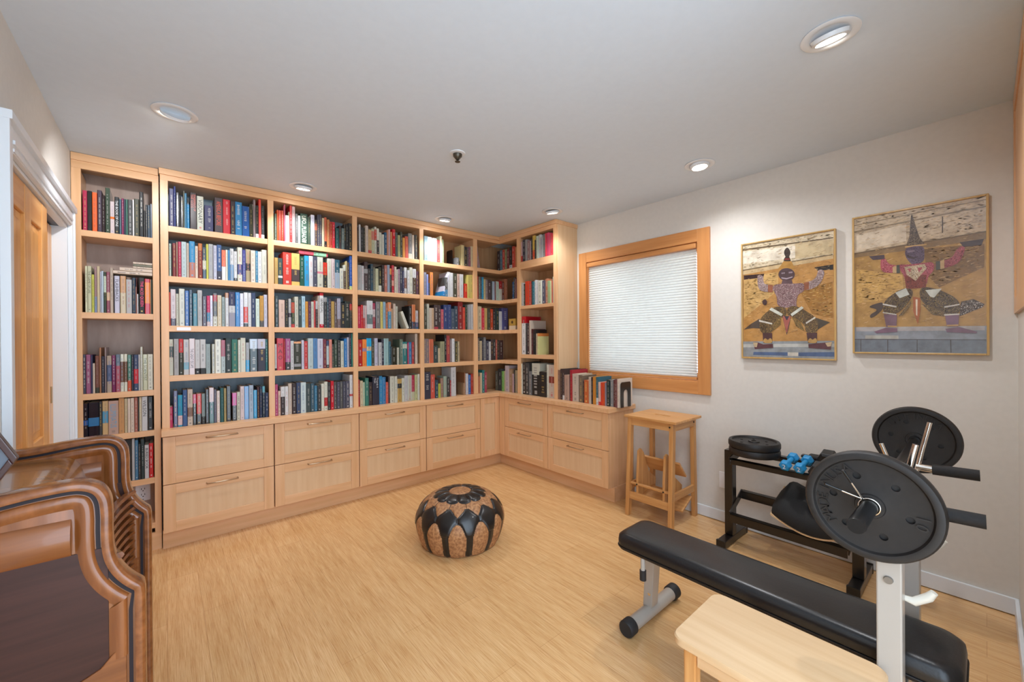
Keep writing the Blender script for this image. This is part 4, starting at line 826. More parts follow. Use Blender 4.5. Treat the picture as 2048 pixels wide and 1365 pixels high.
# ---------------------------------------------------------------- leather pouf
def pouf(cx, cy):
    t = thing('leather_pouf', 'round tan and black leather pouf with a flower pattern on top', 'pouf', (cx, cy, 0))
    PR = [(0, .322), (.06, .322), (.12, .315), (.17, .300), (.215, .276), (.252, .240), (.276, .200), (.286, .160), (.282, .118), (.272, .075), (.258, .038), (.246, .014), (.236, .004)]
    seg = [0]
    for i in range(1, len(PR)): seg.append(seg[-1]+math.hypot(PR[i][0]-PR[i-1][0], PR[i][1]-PR[i-1][1]))
    tot = seg[-1]
    def at_(s):
        s *= tot
        for i in range(1, len(PR)):
            if s <= seg[i] or i == len(PR)-1:
                k = (s-seg[i-1])/(seg[i]-seg[i-1]); p0 = PR[max(i-2, 0)]; p1 = PR[i-1]; p2 = PR[i]; p3 = PR[min(i+1, len(PR)-1)]
                f = lambda a, b, c, d: .5*((2*b)+(-a+c)*k+(2*a-5*b+4*c-d)*k*k+(-a+3*b-3*c+d)*k**3)
                return f(p0[0], p1[0], p2[0], p3[0]), f(p0[1], p1[1], p2[1], p3[1])
    def field(a, s):          # returns signed region: (is_black, distance to the nearest seam)
        u = a*12/(2*PI); u -= math.floor(u); e = abs(u-.5)          # e: 0 between panels, .5 on a panel axis
        ex = .5-e                                                    # 0 on panel axis, .5 between
        b0 = .137
        pet = .333 - .055*(1-math.sqrt(max(0, 1-(min(1, (e)/.5))**2)))  # petals centred between the axes
        z2 = .392 + .120*max(0, 1-ex/.46)                            # tan ring: long point on the axis
        if ex > .40: z2 = .392+.120*max(0, 1-.40/.46)
        arch = .575 + .15*(min(1, ex/.36))**2.2                       # top of the side panels
        half = .385 if s < .86 else .385-.25*(s-.86)
        ds = [abs(s-b0), abs(s-pet), abs(s-z2)]
        side = s > arch and ex < half
        if s < b0: blk = False
        elif s < pet: blk = True; 
        elif s < z2: blk = False
        else: blk = not side
        d = min(ds)
        if b0 < s < pet: d = min(d, ex*.16*max(s, .1)/.3*1.6)      # seams between petals
        if pet < s < z2: d = min(d, (.5-ex)*.3)
        if s > z2:
            d = min(d, abs(s-arch) if ex < half+.02 else 9, abs(ex-half)*.16 if s > arch-.02 else 9)
            if s < .70: d = min(d, ex*.3 if s < arch else 9)
        return blk, d
    NA, NS = 432, 150; vs = []; fs = []; mi = []
    for j in range(NS+1):
        s = j/NS; r, z = at_(s)
        r2, z2 = at_(min(1, s+.004)); r1, z1 = at_(max(0, s-.004)); nx, nz = -(z2-z1), (r2-r1); q = math.hypot(nx, nz) or 1; nx /= q; nz /= q
        for k in range(NA):
            a = 2*PI*k/NA; _, d = field(a+.12, s)
            hgt = .0085*(1-math.exp(-d*55)) if s < .985 else 0
            rr = max(0, r+nx*hgt) if j else 0; vs.append((cx+rr*math.cos(a), cy+rr*math.sin(a), z+nz*hgt))
    for j in range(NS):
        for k in range(NA):
            fs.append((j*NA+k, j*NA+(k+1) % NA, (j+1)*NA+(k+1) % NA, (j+1)*NA+k))
            blk, d = field(2*PI*(k+.5)/NA+.12, (j+.5)/NS); mi.append(1 if blk or d < .0035 else 0)
    mb = MB().add(vs, fs); mb.m = mi
    mb.lathe([(0, .002), (.236, .004)], (cx, cy, 0), n=64, mi=1)
    tan = mottled('tan_leather', 'bd8a5c', '8c5c38', 70, .55, .5, (1, 1, 1), 6); blk = mottled('black_leather', '141212', '1d1a19', 20, .3, .25, (1, 1, 1), 4, .5, .15)
    obj('cover', mb, [tan, blk], t, smooth=70)
    obj('piping', MB().tube([(cx+.240*math.cos(a*PI/36), cy+.240*math.sin(a*PI/36), .007) for a in range(72)], .005, 8, closed=True), mat('piping_leather', '8a5a38', .5), t, smooth=60)
pouf(1.487, 2.280)
# ---------------------------------------------------------------- folding step stool by the window
def step_stool():
    t = thing('step_stool', 'tall beech folding step stool with a hand slot in its top', 'step stool', (2.82, 1.59, 0))
    zt = .755
    mb = MB(); x0, x1, y0, y1 = 2.625, 3.005, 1.365, 1.775; xm, ym = (x0+x1)/2, (y0+y1)/2
    hx_, hy_ = .014, .062
    mb.box(x0, xm-hx_, y0, y1, zt-.018, zt).box(xm+hx_, x1, y0, y1, zt-.018, zt).box(xm-hx_, xm+hx_, y0, ym-hy_, zt-.018, zt).box(xm-hx_, xm+hx_, ym+hy_, y1, zt-.018, zt)
    obj('top_board', mb, BEECH['y'], t, bevel=.003)
    T = [(2.665, 1.735), (2.665, 1.405), (2.985, 1.735), (2.985, 1.405)]; Bm = [(2.648, 1.758), (2.655, 1.430), (3.020, 1.750), (3.005, 1.385)]
    Bm = [(2.650, 1.760), (2.650, 1.420), (3.000, 1.760), (3.000, 1.420)]
    T = [(2.668, 1.742), (2.668, 1.412), (2.965, 1.742), (2.965, 1.412)]
    for (a, b) in zip(T, Bm): obj('leg', MB().bar((b[0], b[1], 0), (a[0], a[1], zt-.018), .038, .030, (0, 1, 0)), BEECH['z'], t, bevel=.002)
    obj('apron', MB().box(2.656, 2.676, 1.42, 1.735, zt-.075, zt-.019), BEECH['y'], t, bevel=.002)
    obj('apron', MB().box(2.68, 2.955, 1.398, 1.416, zt-.075, zt-.019), BEECH['x'], t, bevel=.002)
    obj('apron', MB().box(2.68, 2.955, 1.735, 1.752, zt-.075, zt-.019), BEECH['x'], t, bevel=.002)
    obj('rail', MB().bar((2.652, 1.43, .155), (2.652, 1.75, .155), .020, .055), BEECH['y'], t, bevel=.002)
    obj('rail', MB().bar((2.66, 1.417, .215), (2.99, 1.417, .215), .018, .05), BEECH['x'], t, bevel=.002)
    obj('rail', MB().bar((2.66, 1.760, .215), (2.99, 1.760, .215), .018, .05), BEECH['x'], t, bevel=.002)
    obj('dowel', MB().tube([(2.662, 1.42, .245), (2.662, 1.755, .245)], .011, 12), BEECH['y'], t, smooth=50)
    # folded-in lower steps: two side boards and two treads, hanging on the dowel
    for yy in (1.475, 1.685):
        pts = [(2.655, .175), (2.700, .150), (2.80, .19), (2.90, .20), (2.905, .24), (2.80, .32), (2.735, .47), (2.700, .505), (2.672, .49), (2.655, .30)]
        obj('step_side', MB().prism(pts, 'y', yy-.009, yy+.009), BEECH['z'], t, bevel=.002)
    obj('step_tread', MB().bar((2.80, 1.405, .385), (2.80, 1.70, .385), .15, .016, (.75, 0, .65)), BEECH['y'], t, bevel=.003)
    obj('step_tread', MB().bar((2.86, 1.405, .125), (2.86, 1.74, .125), .16, .016, (-.45, 0, .9)), BEECH['y'], t, bevel=.003)
    mb = MB()
    for (y, z) in ((1.420, zt-.045), (1.425, .16), (1.475, .245), (1.685, .245)): mb.lathe([(0, 0), (.006, 0), (.006, .004)], (2.640 if z != .245 else 2.647, y, z), 'x', 10)
    mb.lathe([(0, 0), (.006, 0), (.006, .004)], (2.95, 1.394, zt-.045), 'y', 10)
    obj('bolt', mb, SLOT, t)
step_stool()
# ---------------------------------------------------------------- dumbbell rack
def rack():
    t = thing('dumbbell_rack', 'black steel two-tier dumbbell rack along the wall behind the bench', 'rack', (2.83, .76, 0))
    for y in (1.085, .440):
        obj('post', MB().box(2.765, 2.825, y-.025, y+.025, .052, .600), BLACKM, t, bevel=.003)
        obj('foot', MB().box(2.650, 3.00, y-.026, y+.026, .004, .05), BLACKM, t, bevel=.003)
        obj('end_cap', MB().box(2.640, 2.656, y-.028, y+.028, 0, .054), BLACKP, t, bevel=.002)
        obj('end_cap', MB().box(2.994, 3.008, y-.028, y+.028, 0, .054), BLACKP, t, bevel=.002)
    for (xa, xb, za, zb) in ((2.735, 2.90, .545, .580), (2.735, 2.90, .205, .300)):
        for y, s in ((1.057, 1), (.468, -1)):
            mb = MB().prism([(xa-.03, za-.022), (xa-.03, za+.022), (xb, zb+.022), (xb+.03, zb+.01), (xb+.03, zb-.022), (xb, zb-.03)], 'y', y-.003, y+.003)
            br = obj('bracket', mb, BLACKM, t)
            mb = MB()
            for (x, z) in ((xa-.012, za), (xb+.012, zb)): mb.lathe([(0, -.004), (.008, -.004), (.008, .004), (0, .004)], (x, y-s*.006, z), 'y', 12)
            obj('bolt', mb, CHROME, br, smooth=50)
    for (x, z) in ((2.735, .558), (2.905, .590)):
        obj('shelf_rail', MB().box(x-.02, x+.02, .472, 1.053, z-.004, z).box(x-.02, x-.016, .472, 1.053, z-.032, z), BLACKM, t, bevel=.001)
    for (x, z) in ((2.720, .215), (2.905, .315)):
        obj('shelf_rail', MB().box(x-.02, x+.02, .472, 1.053, z-.004, z+.0).box(x-.02, x-.016, .472, 1.053, z-.05, z), BLACKM, t, bevel=.001)
rack()
def disc_plate(name, lab, c, axis, R_, th, text, group, flip=1):
    # weight plate: rim, dished web, hub, six holes, raised lettering on the face at +h*flip
    t = thing(name, lab, 'weight plate', c, group)
    h = th/2
    half = [(.014, h*.75), (.030, h*.75), (.032, h*.45), (.046, h*.40), (R_*.80, h*.45), (R_*.83, h*.5), (R_*.86, h*.92), (R_*.90, h), (R_*.97, h*.9), (R_, h*.45)]
    prof = half+[(r, -z) for r, z in reversed(half)]+[half[0]]
    bm_ = MB().lathe(prof, (0, 0, 0), 'z', 72)
    bm_.f = [f for f in bm_.f if len(f) == 4]; bm_.m = [0]*len(bm_.f); bm_.c = [None]*len(bm_.f)
    cut = MB()
    for k in range(6):
        a = k*PI/3+.35; cut.lathe([(.009, -.002), (.009, th)], (R_*.55*math.cos(a), R_*.55*math.sin(a), 0), 'z', 16)
    me = bm_.mesh('disc', PLATE, weld=True); mc = cut.mesh('cut', PLATE)
    o = D.objects.new('disc', me); oc = D.objects.new('cut', mc); COL.objects.link(o); COL.objects.link(oc)
    bo = o.modifiers.new('b', 'BOOLEAN'); bo.object = oc; bo.operation = 'DIFFERENCE'; bo.solver = 'EXACT'
    bpy.context.view_layer.update()
    res = D.meshes.new_from_object(o.evaluated_get(bpy.context.evaluated_depsgraph_get())); o.modifiers.clear(); o.data = res; res.name = 'disc'
    D.objects.remove(oc)
    res.polygons.foreach_set('use_smooth', [True]*len(res.polygons))
    try: res.set_sharp_from_angle(angle=math.radians(35))
    except Exception: pass
    tm = MB()
    def ring_text(s, a0, step, rad, size, z):
        pos = 0
        for i, ch in enumerate(s):
            if ch == ' ': pos += .15; continue
            vs, fs, ar = text_polys(ch); a = a0-step*pos; pos += 1
            n = len(vs); V = []
            for zz in (z-.0016, z):
                for (u, v) in vs:
                    x = (u-.5)*size*min(ar, 1.1)*flip; y = rad+v*size
                    V.append((x*math.sin(a)+y*math.cos(a), -x*math.cos(a)+y*math.sin(a), zz*flip))
            F = [tuple(f) for f in fs]+[tuple(q+n for q in f) for f in fs]
            ed = {}
            for f in fs:
                for q in range(len(f)):
                    e = (f[q], f[(q+1) % len(f)]); ed[e] = ed.get(e, 0)+1
            for (p, q) in ed:
                if (q, p) not in ed: F.append((p, q, q+n, p+n))
            tm.add(V, F)
    made = [o]
    for (s, a0, st) in text:
        tm.v.clear(); tm.f.clear(); tm.m.clear(); tm.c.clear()
        ring_text(s, a0, st*flip, R_*.625, R_*.17, h*.45+.0052); nm = 'raised_number' if s == '10' else 'raised_lettering'
        made.append(D.objects.new(nm, tm.mesh(nm, PLATE)))
    for q in made:
        q.parent = t
        if q.name not in COL.objects: COL.objects.link(q)
    if axis == 'x': t.rotation_euler = (0, -PI/2*1, 0)      # local +z faces -x
    return t
a_ = disc_plate('weight_plate', 'black weight plate lying on the rack, lower one of the stack', (2.815, .950, .6135), 'z', .141, .046, [], 'weight plates')
a_.rotation_euler = (0, -.0, 0)
b_ = disc_plate('weight_plate', 'black weight plate lying on top of another on the rack', (2.812, .950, .6600), 'z', .143, .046, [], 'weight plates')
# hex-head dumbbells
def dumbbell(name, lab, a, b, r, rb, m_, ends, txt=None, sides=6):
    a, b = Vector(a), Vector(b); d = (b-a).normalized()
    t = thing(name, lab, 'dumbbell', tuple((a+b)/2-Vector((0, 0, r*.87))), 'dumbbells on the rack')
    def hexp(p, q, mb):
        u = d.cross(Vector((0, 0, 1))).normalized(); v = u.cross(d)
        prof = [(r*.72, 0), (r, .010), (r, (q-p).length-.010), (r*.72, (q-p).length)]
        vs = []; n = 6
        for (rr, h) in prof:
            for k in range(n):
                an = 2*PI*k/n; vs.append(p+d*h+(u*math.cos(an)+v*math.sin(an))*rr)
        fs = [(i*n+k, i*n+(k+1) % n, (i+1)*n+(k+1) % n, (i+1)*n+k) for i in range(3) for k in range(n)]+[tuple(range(n)), tuple(3*n+k for k in range(n))]
        return mb.add(vs, fs)
    obj('head', hexp(a, a+d*ends, MB()), m_, t, bevel=.003); obj('head', hexp(b-d*ends, b, MB()), m_, t, bevel=.003)
    obj('grip', MB().tube([a+d*ends*.95, (a+b)/2, b-d*ends*.95], [rb, rb*1.12, rb], 14), m_ if m_ is BLUEV else CHROME, t, smooth=50)
    if txt:
        vs, fs, ar = text_polys(txt); u = d.cross(Vector((0, 0, 1))).normalized(); v = u.cross(d); s = r*.8
        mb = MB().add([a-d*.0006+(u*(q[0]-.5)*s*ar+v*(q[1]-.5)*s) for q in vs], fs)
        obj('number', mb, PLASTIC_W, t)
dumbbell('dumbbell', 'small blue vinyl dumbbell marked 2, the one nearer the weight plates', (2.685, .752, .586), (2.845, .742, .616), .031, .013, BLUEV, .045, '2')
dumbbell('dumbbell', 'small blue vinyl dumbbell marked 2, the one beside the black hex dumbbell', (2.685, .682, .586), (2.845, .672, .616), .031, .013, BLUEV, .045, '2')
dumbbell('dumbbell', 'larger black hex dumbbell half hidden behind the barbell plate', (2.61, .575, .600), (2.86, .575, .650), .050, .016, BLACKP, .085)
wt = thing('ankle_weight', 'folded black strap lying at the back of the rack beside the dumbbells', 'strap', (2.93, .66, .60))
obj('strap', MB().box(2.885, 2.955, .52, .72, .5915, .607).box(2.882, 2.95, .55, .69, .607, .628), mat('black_nylon', '17120f', .6), wt, bevel=.008)
obj('buckle', MB().box(2.89, 2.93, .695, .722, .607, .622), BLACKP, wt, bevel=.003)
# black padded bag with a curved wooden edge on the lower tier
pb = thing('padded_board', 'black padded cushion on a thin curved wooden board, lower tier of the rack', 'exercise cushion', (2.80, .63, .26))
mb = MB(); n = 16; vs = []
for i in range(n+1):
    y = .82-.40*i/n; s = math.sin(PI*i/n); zb = .262-.035*s+.03*(1-s)
    for (x, k) in ((2.675, 0), (2.93, .10)): vs += [(x, y, zb+k), (x, y, zb+k+.008)]
fs = []
for i in range(n):
    a = i*4; fs += [(a, a+4, a+6, a+2), (a+1, a+3, a+7, a+5), (a, a+1, a+5, a+4), (a+2, a+6, a+7, a+3)]
fs += [(0, 2, 3, 1), (n*4, n*4+1, n*4+3, n*4+2)]
obj('wooden_board', mb.add(vs, fs), BIRCH['y'], pb, smooth=40)
mb = MB(); n = 18; prof = [(2.672, .012), (2.668, .05), (2.69, .10), (2.76, .15), (2.86, .19), (2.93, .18), (2.94, .11)]
vs = []
for i in range(n+1):
    y = .815-.39*i/n; s = math.sin(PI*i/n); e = min(1, 5*min(i, n-i)/n*1.2+.25); zb = .262-.035*s+.03*(1-s)
    for (x, z) in prof: vs.append((2.79+(x-2.79)*(.86+.14*e), y, zb+.0+z*(.35+.65*e)))
m_ = len(prof); fs = [(i*m_+k, i*m_+(k+1) % m_, (i+1)*m_+(k+1) % m_, (i+1)*m_+k) for i in range(n) for k in range(m_)]
fs += [tuple(range(m_)), tuple(n*m_+k for k in range(m_))]
obj('cushion', mb.add(vs, fs), mottled('black_cordura', '151414', '0f0e0e', 200, .75, .3), pb, smooth=50)
# ---------------------------------------------------------------- weight bench
def bench():
    t = thing('weight_bench', 'weight bench with a long black pad, grey legs and uprights holding the barbell', 'weight bench', (1.68, .6, 0))
    def rr(x0, x1, y0, y1, r):
        P = []
        for (cx, cy, a0) in ((x1-r, y1-r, 0), (x0+r, y1-r, PI/2), (x0+r, y0+r, PI), (x1-r, y0+r, 1.5*PI)):
            for k in range(7): a = a0+k*PI/12; P.append((cx+r*math.cos(a), cy+r*math.sin(a)))
        return P
    x0, x1, y0, y1 = 1.562, 1.796, .040, 1.105
    rings = [(.0, .372), (-.002, .380), (-.004, .405), (-.001, .427), (.010, .438), (.028, .441)]
    vs = []; n = 28
    for (o_, z) in rings: vs += [(p[0], p[1], z) for p in rr(x0+o_, x1-o_, y0+o_, y1-o_, .045)]
    fs = [(i*n+k, i*n+(k+1) % n, (i+1)*n+(k+1) % n, (i+1)*n+k) for i in range(len(rings)-1) for k in range(n)]+[tuple(range(n)), tuple((len(rings)-1)*n+k for k in range(n))]
    pad = obj('pad', MB().add(vs, fs), VINYL, t, smooth=45)
    obj('seam', MB().tube([(p[0], p[1], .383) for p in rr(x0-.004, x1+.004, y0-.004, y1+.004, .048)], .0035, 6, closed=True), VINYL_SIDE, pad, smooth=60)
    obj('beam', MB().box(1.655, 1.705, .14, .99, .316, .371), BLACKM, t, bevel=.003)
    obj('end_leg', MB().bar((1.752, 1.045, .055), (1.68, .985, .372), .06, .045, (0, 1, 0)), GREYM, t, bevel=.004)
    obj('foot_tube', MB().tube([(1.560, 1.040, .036), (1.955, 1.040, .036)], .030, 24), GREYM, t, smooth=50)
    for a, b in ((1.538, 1.585), (1.925, 1.972)):
        obj('end_cap', MB().lathe([(0, 0), (.031, 0), (.036, .006), (.036, b-a)], (a, 1.040, .036), 'x', 28), DARKCAP, t, smooth=40)
    obj('bolt', MB().lathe([(0, -.004), (.007, -.004), (.009, 0)], (1.706, 1.022, .135), 'x', 14), CHROME, t)
    kn = obj('adjuster', MB().tube([(1.572, .972, .372), (1.572, .972, .30)], .010, 12), GREYM, t, smooth=50)
    obj('adjuster_cap', MB().tube([(1.572, .972, .318), (1.572, .972, .275)], .014, 14), DARKCAP, kn, smooth=50)
    for X in (1.470, 1.880):
        u = obj('upright', MB().box(X-.028, X+.028, .142, .193, .034, .868), GREYM, t, bevel=.004)
        obj('base_foot', MB().box(X-.026, X+.026, -.05, .55, .0, .034), GREYM, t, bevel=.004)
        # bar cradle: chrome prongs
        c = MB().tube([(X, .236, .955), (X, .226, .925), (X, .203, .857), (X, .175, .856), (X, .148, .885), (X, .135, .96), (X, .118, 1.045)], .0065, 10)
        obj('bar_cradle', c, CHROME, u, smooth=60)
        gz = .895 if X > 1.6 else .880
        ge = .012 if X > 1.6 else .0
        g = obj('handle_stub', MB().tube([(X, .15, gz), (X, .112, gz)], .011, 14), CHROME, t, smooth=60)
        obj('foam_grip', MB().tube([(X, .113, gz), (X, ge, gz+.004)], .0168, 22), FOAM, g, smooth=50)
        obj('hook', MB().tube([(X+.03, .150, .625), (X+.032, .125, .622), (X+.034, .098, .645), (X+.034, .088, .662)], [.006, .011, .011, .008], 12), mat('white_plastic_peg', 'dcd8cc', .3), u, smooth=60)
        obj('bolt', MB().lathe([(0, -.006), (.009, -.006), (.010, 0)], (X-.028, .168, .684), 'x', 16), D.materials.get('zinc') or mat('zinc', '8a8680', .4, .7), u, smooth=50)
    obj('cross_member', MB().box(1.498, 1.852, .150, .186, .26, .312), GREYM, t, bevel=.003)
bench()
# ---------------------------------------------------------------- barbell and its plates
BY, BZ = .200, .877
bb = thing('barbell', 'barbell with black sleeves resting across the uprights of the bench', 'barbell', (1.95, BY, BZ-.02))
obj('shaft', MB().tube([(1.46, BY, BZ), (2.48, BY, BZ)], .0125, 18), BLACKM, bb, smooth=50)
for a, b in ((1.235, 1.440), (2.44, 2.62)):
    obj('sleeve', MB().tube([(a, BY, BZ), (a+.003, BY, BZ), (b, BY, BZ)], [.0175, .0185, .0185], 26), mat('satin_black_steel', '1b1a1a', .3, .4), bb, smooth=50)
def clip(x, s, lab):
    t = thing('spring_collar', lab, 'collar', (x, BY, BZ), 'spring collars')
    pts = []
    for k in range(34): a = -.5*PI+.5+k*(2*PI*1.35)/33; pts.append((x+s*k*.0004, BY+.0215*math.cos(a), BZ+.0215*math.sin(a)))
    obj('spring', MB().tube(pts, .0022, 8), CHROME, t, smooth=60)
    e = Vector(pts[-1]); b = Vector(pts[0])
    for i, (p, q) in enumerate(((e, (x-s*.03, BY+.062, BZ+.040)), (Vector((x, BY+.012, BZ+.02)), (x-s*.03, BY+.036, BZ+.073)))):
        h_ = obj('spring_arm', MB().tube([Vector((x, BY+.012, BZ+.018)), q], .0022, 8), CHROME, t, smooth=60)
        d_ = (Vector(q)-Vector((x, BY+.012, BZ+.018))).normalized()
        obj('arm_sleeve', MB().tube([Vector(q)-d_*.012, Vector(q)+d_*.028], .0034, 8), BLACKP, h_, smooth=60)
near = disc_plate('weight_plate', 'black weight plate marked 10 on the near end of the barbell', (1.420, BY, BZ), 'x', .142, .034,
    [('MADE IN USA', 2.15, .20), ('10', -1.60, .22)], 'weight plates')
far = disc_plate('weight_plate', 'black weight plate on the far end of the barbell, towards the wall', (2.475, BY, BZ), 'x', .142, .034,
    [('MADE IN USA', .85, .20), ('10', 2.8, .22)], 'weight plates')
clip(1.398, 1, 'chrome spring collar clipped against the near barbell plate')
# ---------------------------------------------------------------- small wooden stool in the foreground
def low_table():
    t = thing('wooden_stool', 'pale birch low stool with a rounded rectangular top in the foreground', 'stool', (1.29, .38, 0))
    x0, x1, y0, y1, z1 = 1.128, 1.438, .165, .610, .45
    def rr(x0, x1, y0, y1, r):
        P = []
        for (cx, cy, a0) in ((x1-r, y1-r, 0), (x0+r, y1-r, PI/2), (x0+r, y0+r, PI), (x1-r, y0+r, 1.5*PI)):
            for k in range(9): a = a0+k*PI/16; P.append((cx+r*math.cos(a), cy+r*math.sin(a)))
        return P
    rings = [(.004, .426), (0, .430), (0, .446), (.003, .450)]; vs = []; n = 36
    for (o_, z) in rings: vs += [(p[0], p[1], z) for p in rr(x0+o_, x1-o_, y0+o_, y1-o_, .035)]
    fs = [(i*n+k, i*n+(k+1) % n, (i+1)*n+(k+1) % n, (i+1)*n+k) for i in range(len(rings)-1) for k in range(n)]+[tuple(range(n)), tuple((len(rings)-1)*n+k for k in range(n))]
    obj('top_board', MB().add(vs, fs), BIRCH['y'], t, smooth=40)
    for x in (x0+.022, x1-.022-.035):
        for y in (y0+.03, y1-.065):
            obj('leg', MB().box(x, x+.035, y, y+.035, 0, .426), BEECH['z'], t, bevel=.004)
    obj('apron', MB().box(x0+.03, x0+.045, y0+.066, y1-.066, .375, .426), BIRCH['y'], t, bevel=.002)
    obj('apron', MB().box(x1-.045, x1-.03, y0+.066, y1-.066, .375, .426), BIRCH['y'], t, bevel=.002)
low_table()
# ---------------------------------------------------------------- roll-top desk
def smooth_path(P, n=6):
    out = []
    for i in range(len(P)-1):
        p0 = P[max(i-1, 0)]; p1 = P[i]; p2 = P[i+1]; p3 = P[min(i+2, len(P)-1)]
        for k in range(n):
            u = k/n; out.append(tuple(.5*((2*b)+(-a+c)*u+(2*a-5*b+4*c-d)*u*u+(-a+3*b-3*c+d)*u**3) for a, b, c, d in zip(p0, p1, p2, p3)))
    out.append(P[-1]); return out
def desk():
    t = thing('roll_top_desk', 'dark glossy wooden roll-top desk with S-curved ends in the left foreground', 'desk', (-.22, 1.6, 0))
    curve = [(-.395, .994), (-.30, .997), (-.22, 1.007), (-.165, 1.010), (-.138, 1.006), (-.117, .992), (-.106, .968), (-.103, .935), (-.103, .895), (-.1015, .855), (-.095, .822), (-.082, .792), (-.066, .768), (-.050, .750)]
    path = smooth_path(curve, 5)
    YN, YF, TK = 1.300, 1.900, .034
    def inset(d, dz=0):
        out = []
        for i, p in enumerate(path):
            a = path[max(i-1, 0)]; b = path[min(i+1, len(path)-1)]; tx, tz = b[0]-a[0], b[1]-a[1]; q = math.hypot(tx, tz)
            out.append((p[0]+tz/q*d, p[1]-tx/q*d))
        return out
    for (ya, yb, nm, vis) in ((YN, YN+TK, 'end_panel', -1), (YF-TK, YF, 'end_panel', -1)):
        prof = path+[(-.050, .0), (-.395, 0)]
        ep = obj(nm, MB().prism(prof, 'y', ya, yb), WALNUT['z'], t, smooth=35)
        # rounded lip that overhangs the panel edge along the curve and down the front
        lip = path+[(-.048, .735), (-.048, .0)]
        mb = MB(); N = len(lip); ins = inset(.0)
        ring = [(-.008, -.009), (-.011, .0), (-.008, .007), (0, .0095), (TK, .0095), (TK+.008, .007), (TK+.011, 0), (TK+.008, -.009)]
        vs = []
        for i, p in enumerate(lip):
            a = lip[max(i-1, 0)]; b = lip[min(i+1, N-1)]; tx, tz = b[0]-a[0], b[1]-a[1]; q = math.hypot(tx, tz) or 1; nx, nz = -tz/q, tx/q
            if nz < -.2 and nx < 0: nx, nz = nx, nz
            for (dy, dn) in ring: vs.append((p[0]+nx*dn, ya+dy, p[1]+nz*dn))
        k_ = len(ring); fs = [(i*k_+k, i*k_+(k+1) % k_, (i+1)*k_+(k+1) % k_, (i+1)*k_+k) for i in range(N-1) for k in range(k_)]+[tuple(range(k_)), tuple((N-1)*k_+k for k in range(k_))]
        obj('edge_moulding', mb.add(vs, fs), WALNUT['y'], ep, smooth=60)
        y = ya
        # groove band, then cushion moulding, then dark flat field
        def band(d0, y0_, d1, y1_, m_, nm_, extra=True):
            P0 = inset(d0); P1 = inset(d1)
            P0 = [p for p in P0]+[(-.050-d0, .70), (-.050-d0, .0)]; P1 = [p for p in P1]+[(-.050-d1, .70), (-.050-d1, .0)]
            vs = [(p[0], y0_, p[1]) for p in P0]+[(p[0], y1_, p[1]) for p in P1]; n = len(P0)
            return obj(nm_, MB().add(vs, [(i, i+1, n+i+1, n+i) for i in range(n-1)]), m_, ep, smooth=60)
        band(.011, y-.0012, .018, y-.0012, GROOVE, 'groove')
        d_ = [(.020, -.001), (.022, -.006), (.027, -.0085), (.033, -.009), (.040, -.007), (.046, -.003), (.050, -.001)]
        vs = []; n = None
        for (dd, yy) in d_:
            P = inset(dd if dd < .04 else dd); P = P[:-1]+[(min(P[-1][0], -.050-dd), P[-1][1]), (-.050-dd, .70), (-.050-dd, .60)]
            n = len(P); vs += [(p[0], y+yy, p[1]) for p in P]
        obj('cushion_moulding', MB().add(vs, [(j*n+i, j*n+i+1, (j+1)*n+i+1, (j+1)*n+i) for j in range(len(d_)-1) for i in range(n-1)]), WALNUT['z'], ep, smooth=60)
        # broad raised roll across the upper panel, falling to the dark field
        vs = []; q_ = [(.938, -.001), (.930, -.010), (.915, -.016), (.895, -.018), (.875, -.014), (.862, -.006), (.858, -.001)]
        for (z, yy) in q_: vs += [(-.395, y+yy, z), (-.158, y+yy, z)]
        obj('cushion_moulding', MB().add(vs, [(2*j, 2*j+1, 2*j+3, 2*j+2) for j in range(len(q_)-1)]), WALNUT['x'], ep, smooth=60)
        obj('field_panel', MB().box(-.392, -.1010, y-.0028, y-.0004, .575, .860), WALNUT_DARK['x'], ep, bevel=.001)
        pts = [(-.392, .02), (-.392, .562), (-.16, .572), (-.115, .590), (-.085, .625), (-.072, .665), (-.072, .02)]
        obj('lower_panel', MB().prism(pts, 'y', y-.007, y-.0004), WALNUT['x'], ep, bevel=.002)
    # top board / fixed lid and the roll
    ya, yb = YN+TK+.0005, YF-TK-.0005
    lid = smooth_path([(-.395, .972), (-.30, .972), (-.235, .968), (-.212, .950), (-.198, .920), (-.188, .885), (-.182, .850)], 5)
    under = [(p[0]-.010, p[1]-.012) for p in lid]
    obj('lid', MB().prism(lid+under[::-1], 'y', ya, yb), wood('lid_veneer', 'a5703c', '7e4e26', 'x', .22, 1.2, .5, .3), t, smooth=40)
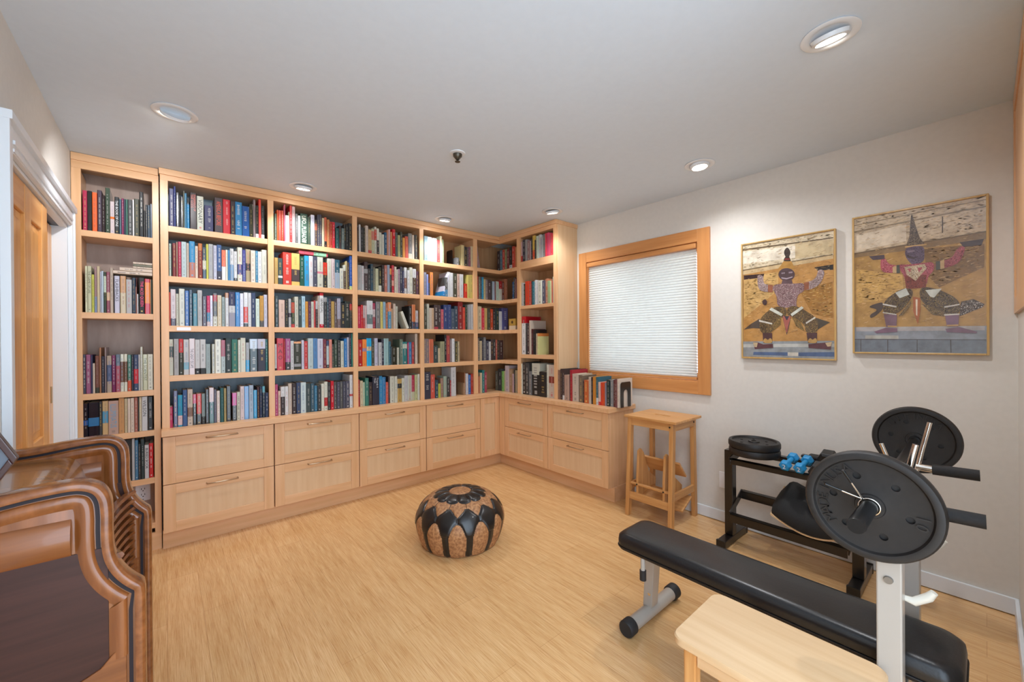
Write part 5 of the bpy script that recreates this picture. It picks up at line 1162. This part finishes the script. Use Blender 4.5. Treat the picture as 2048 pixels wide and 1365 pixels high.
    # tambour slats, bowed back between the ends
    for k in range(12):
        z = .820-.027*k; pts = []
        for i in range(17):
            u = i/16; y = ya+(yb-ya)*u; pts.append((-.080-.045*math.sin(PI*u)**.8, y, z))
        vs = []
        for (x, y, z_) in pts: vs += [(x-.016, y, z_-.006), (x, y, z_-.007), (x+.004, y, z_), (x, y, z_+.007), (x-.016, y, z_+.006)]
        n = 5; fs = [(i*n+j, i*n+(j+1) % n, (i+1)*n+(j+1) % n, (i+1)*n+j) for i in range(16) for j in range(n)]+[tuple(range(n)), tuple(16*n+j for j in range(n))]
        obj('tambour_slat', MB().add(vs, fs), WALNUT['y'], t, smooth=50)
    obj('tambour_backing', MB().box(-.170, -.158, ya, yb, .43, .845), mat('tambour_cloth', '20120c', .7), t)
    obj('drawer_front', MB().box(-.09, -.062, ya, yb, .05, .42), WALNUT['y'], t, bevel=.003)
    obj('back_board', MB().box(-.398, -.388, ya, yb, .02, .96), WALNUT_DARK['z'], t)
desk()
# dark picture frame standing on the desk, only its corner in the photo
pf = thing('picture_frame', 'corner of a dark wooden picture frame standing on the desk', 'picture frame', (-.30, 1.385, .973))
c = Vector((-.2415, 1.36, 1.077)); e1 = (Vector((-.267, 1.36, 1.132))-c).normalized(); e2 = (Vector((-.267, 1.36, 1.032))-c).normalized()
nrm = e1.cross(e2).normalized()
def fb(mb, a0, a1, b0, b1, d0, d1):
    P = [c+e1*a+e2*b+nrm*d for d in (d0, d1) for (a, b) in ((a0, b0), (a1, b0), (a1, b1), (a0, b1))]
    return mb.add(P, [(0, 3, 2, 1), (4, 5, 6, 7), (0, 1, 5, 4), (1, 2, 6, 5), (2, 3, 7, 6), (3, 0, 4, 7)])
L1_, L2_ = .12, .118
mb = MB(); fb(mb, 0, L1_, 0, .014, -.009, .009); fb(mb, 0, L1_, L2_-.014, L2_, -.009, .009); fb(mb, 0, .014, .014, L2_-.014, -.009, .009); fb(mb, L1_-.014, L1_, .014, L2_-.014, -.009, .009)
obj('frame', mb, mat('dark_frame_wood', '3a1c18', .3, 0, .5, .3), pf, bevel=.002)
mb = MB(); fb(mb, .014, L1_-.014, .014, L2_-.014, -.003, .003)
obj('print', mb, mat('frame_print', '5c6470', .15, 0, .5, .4), pf)
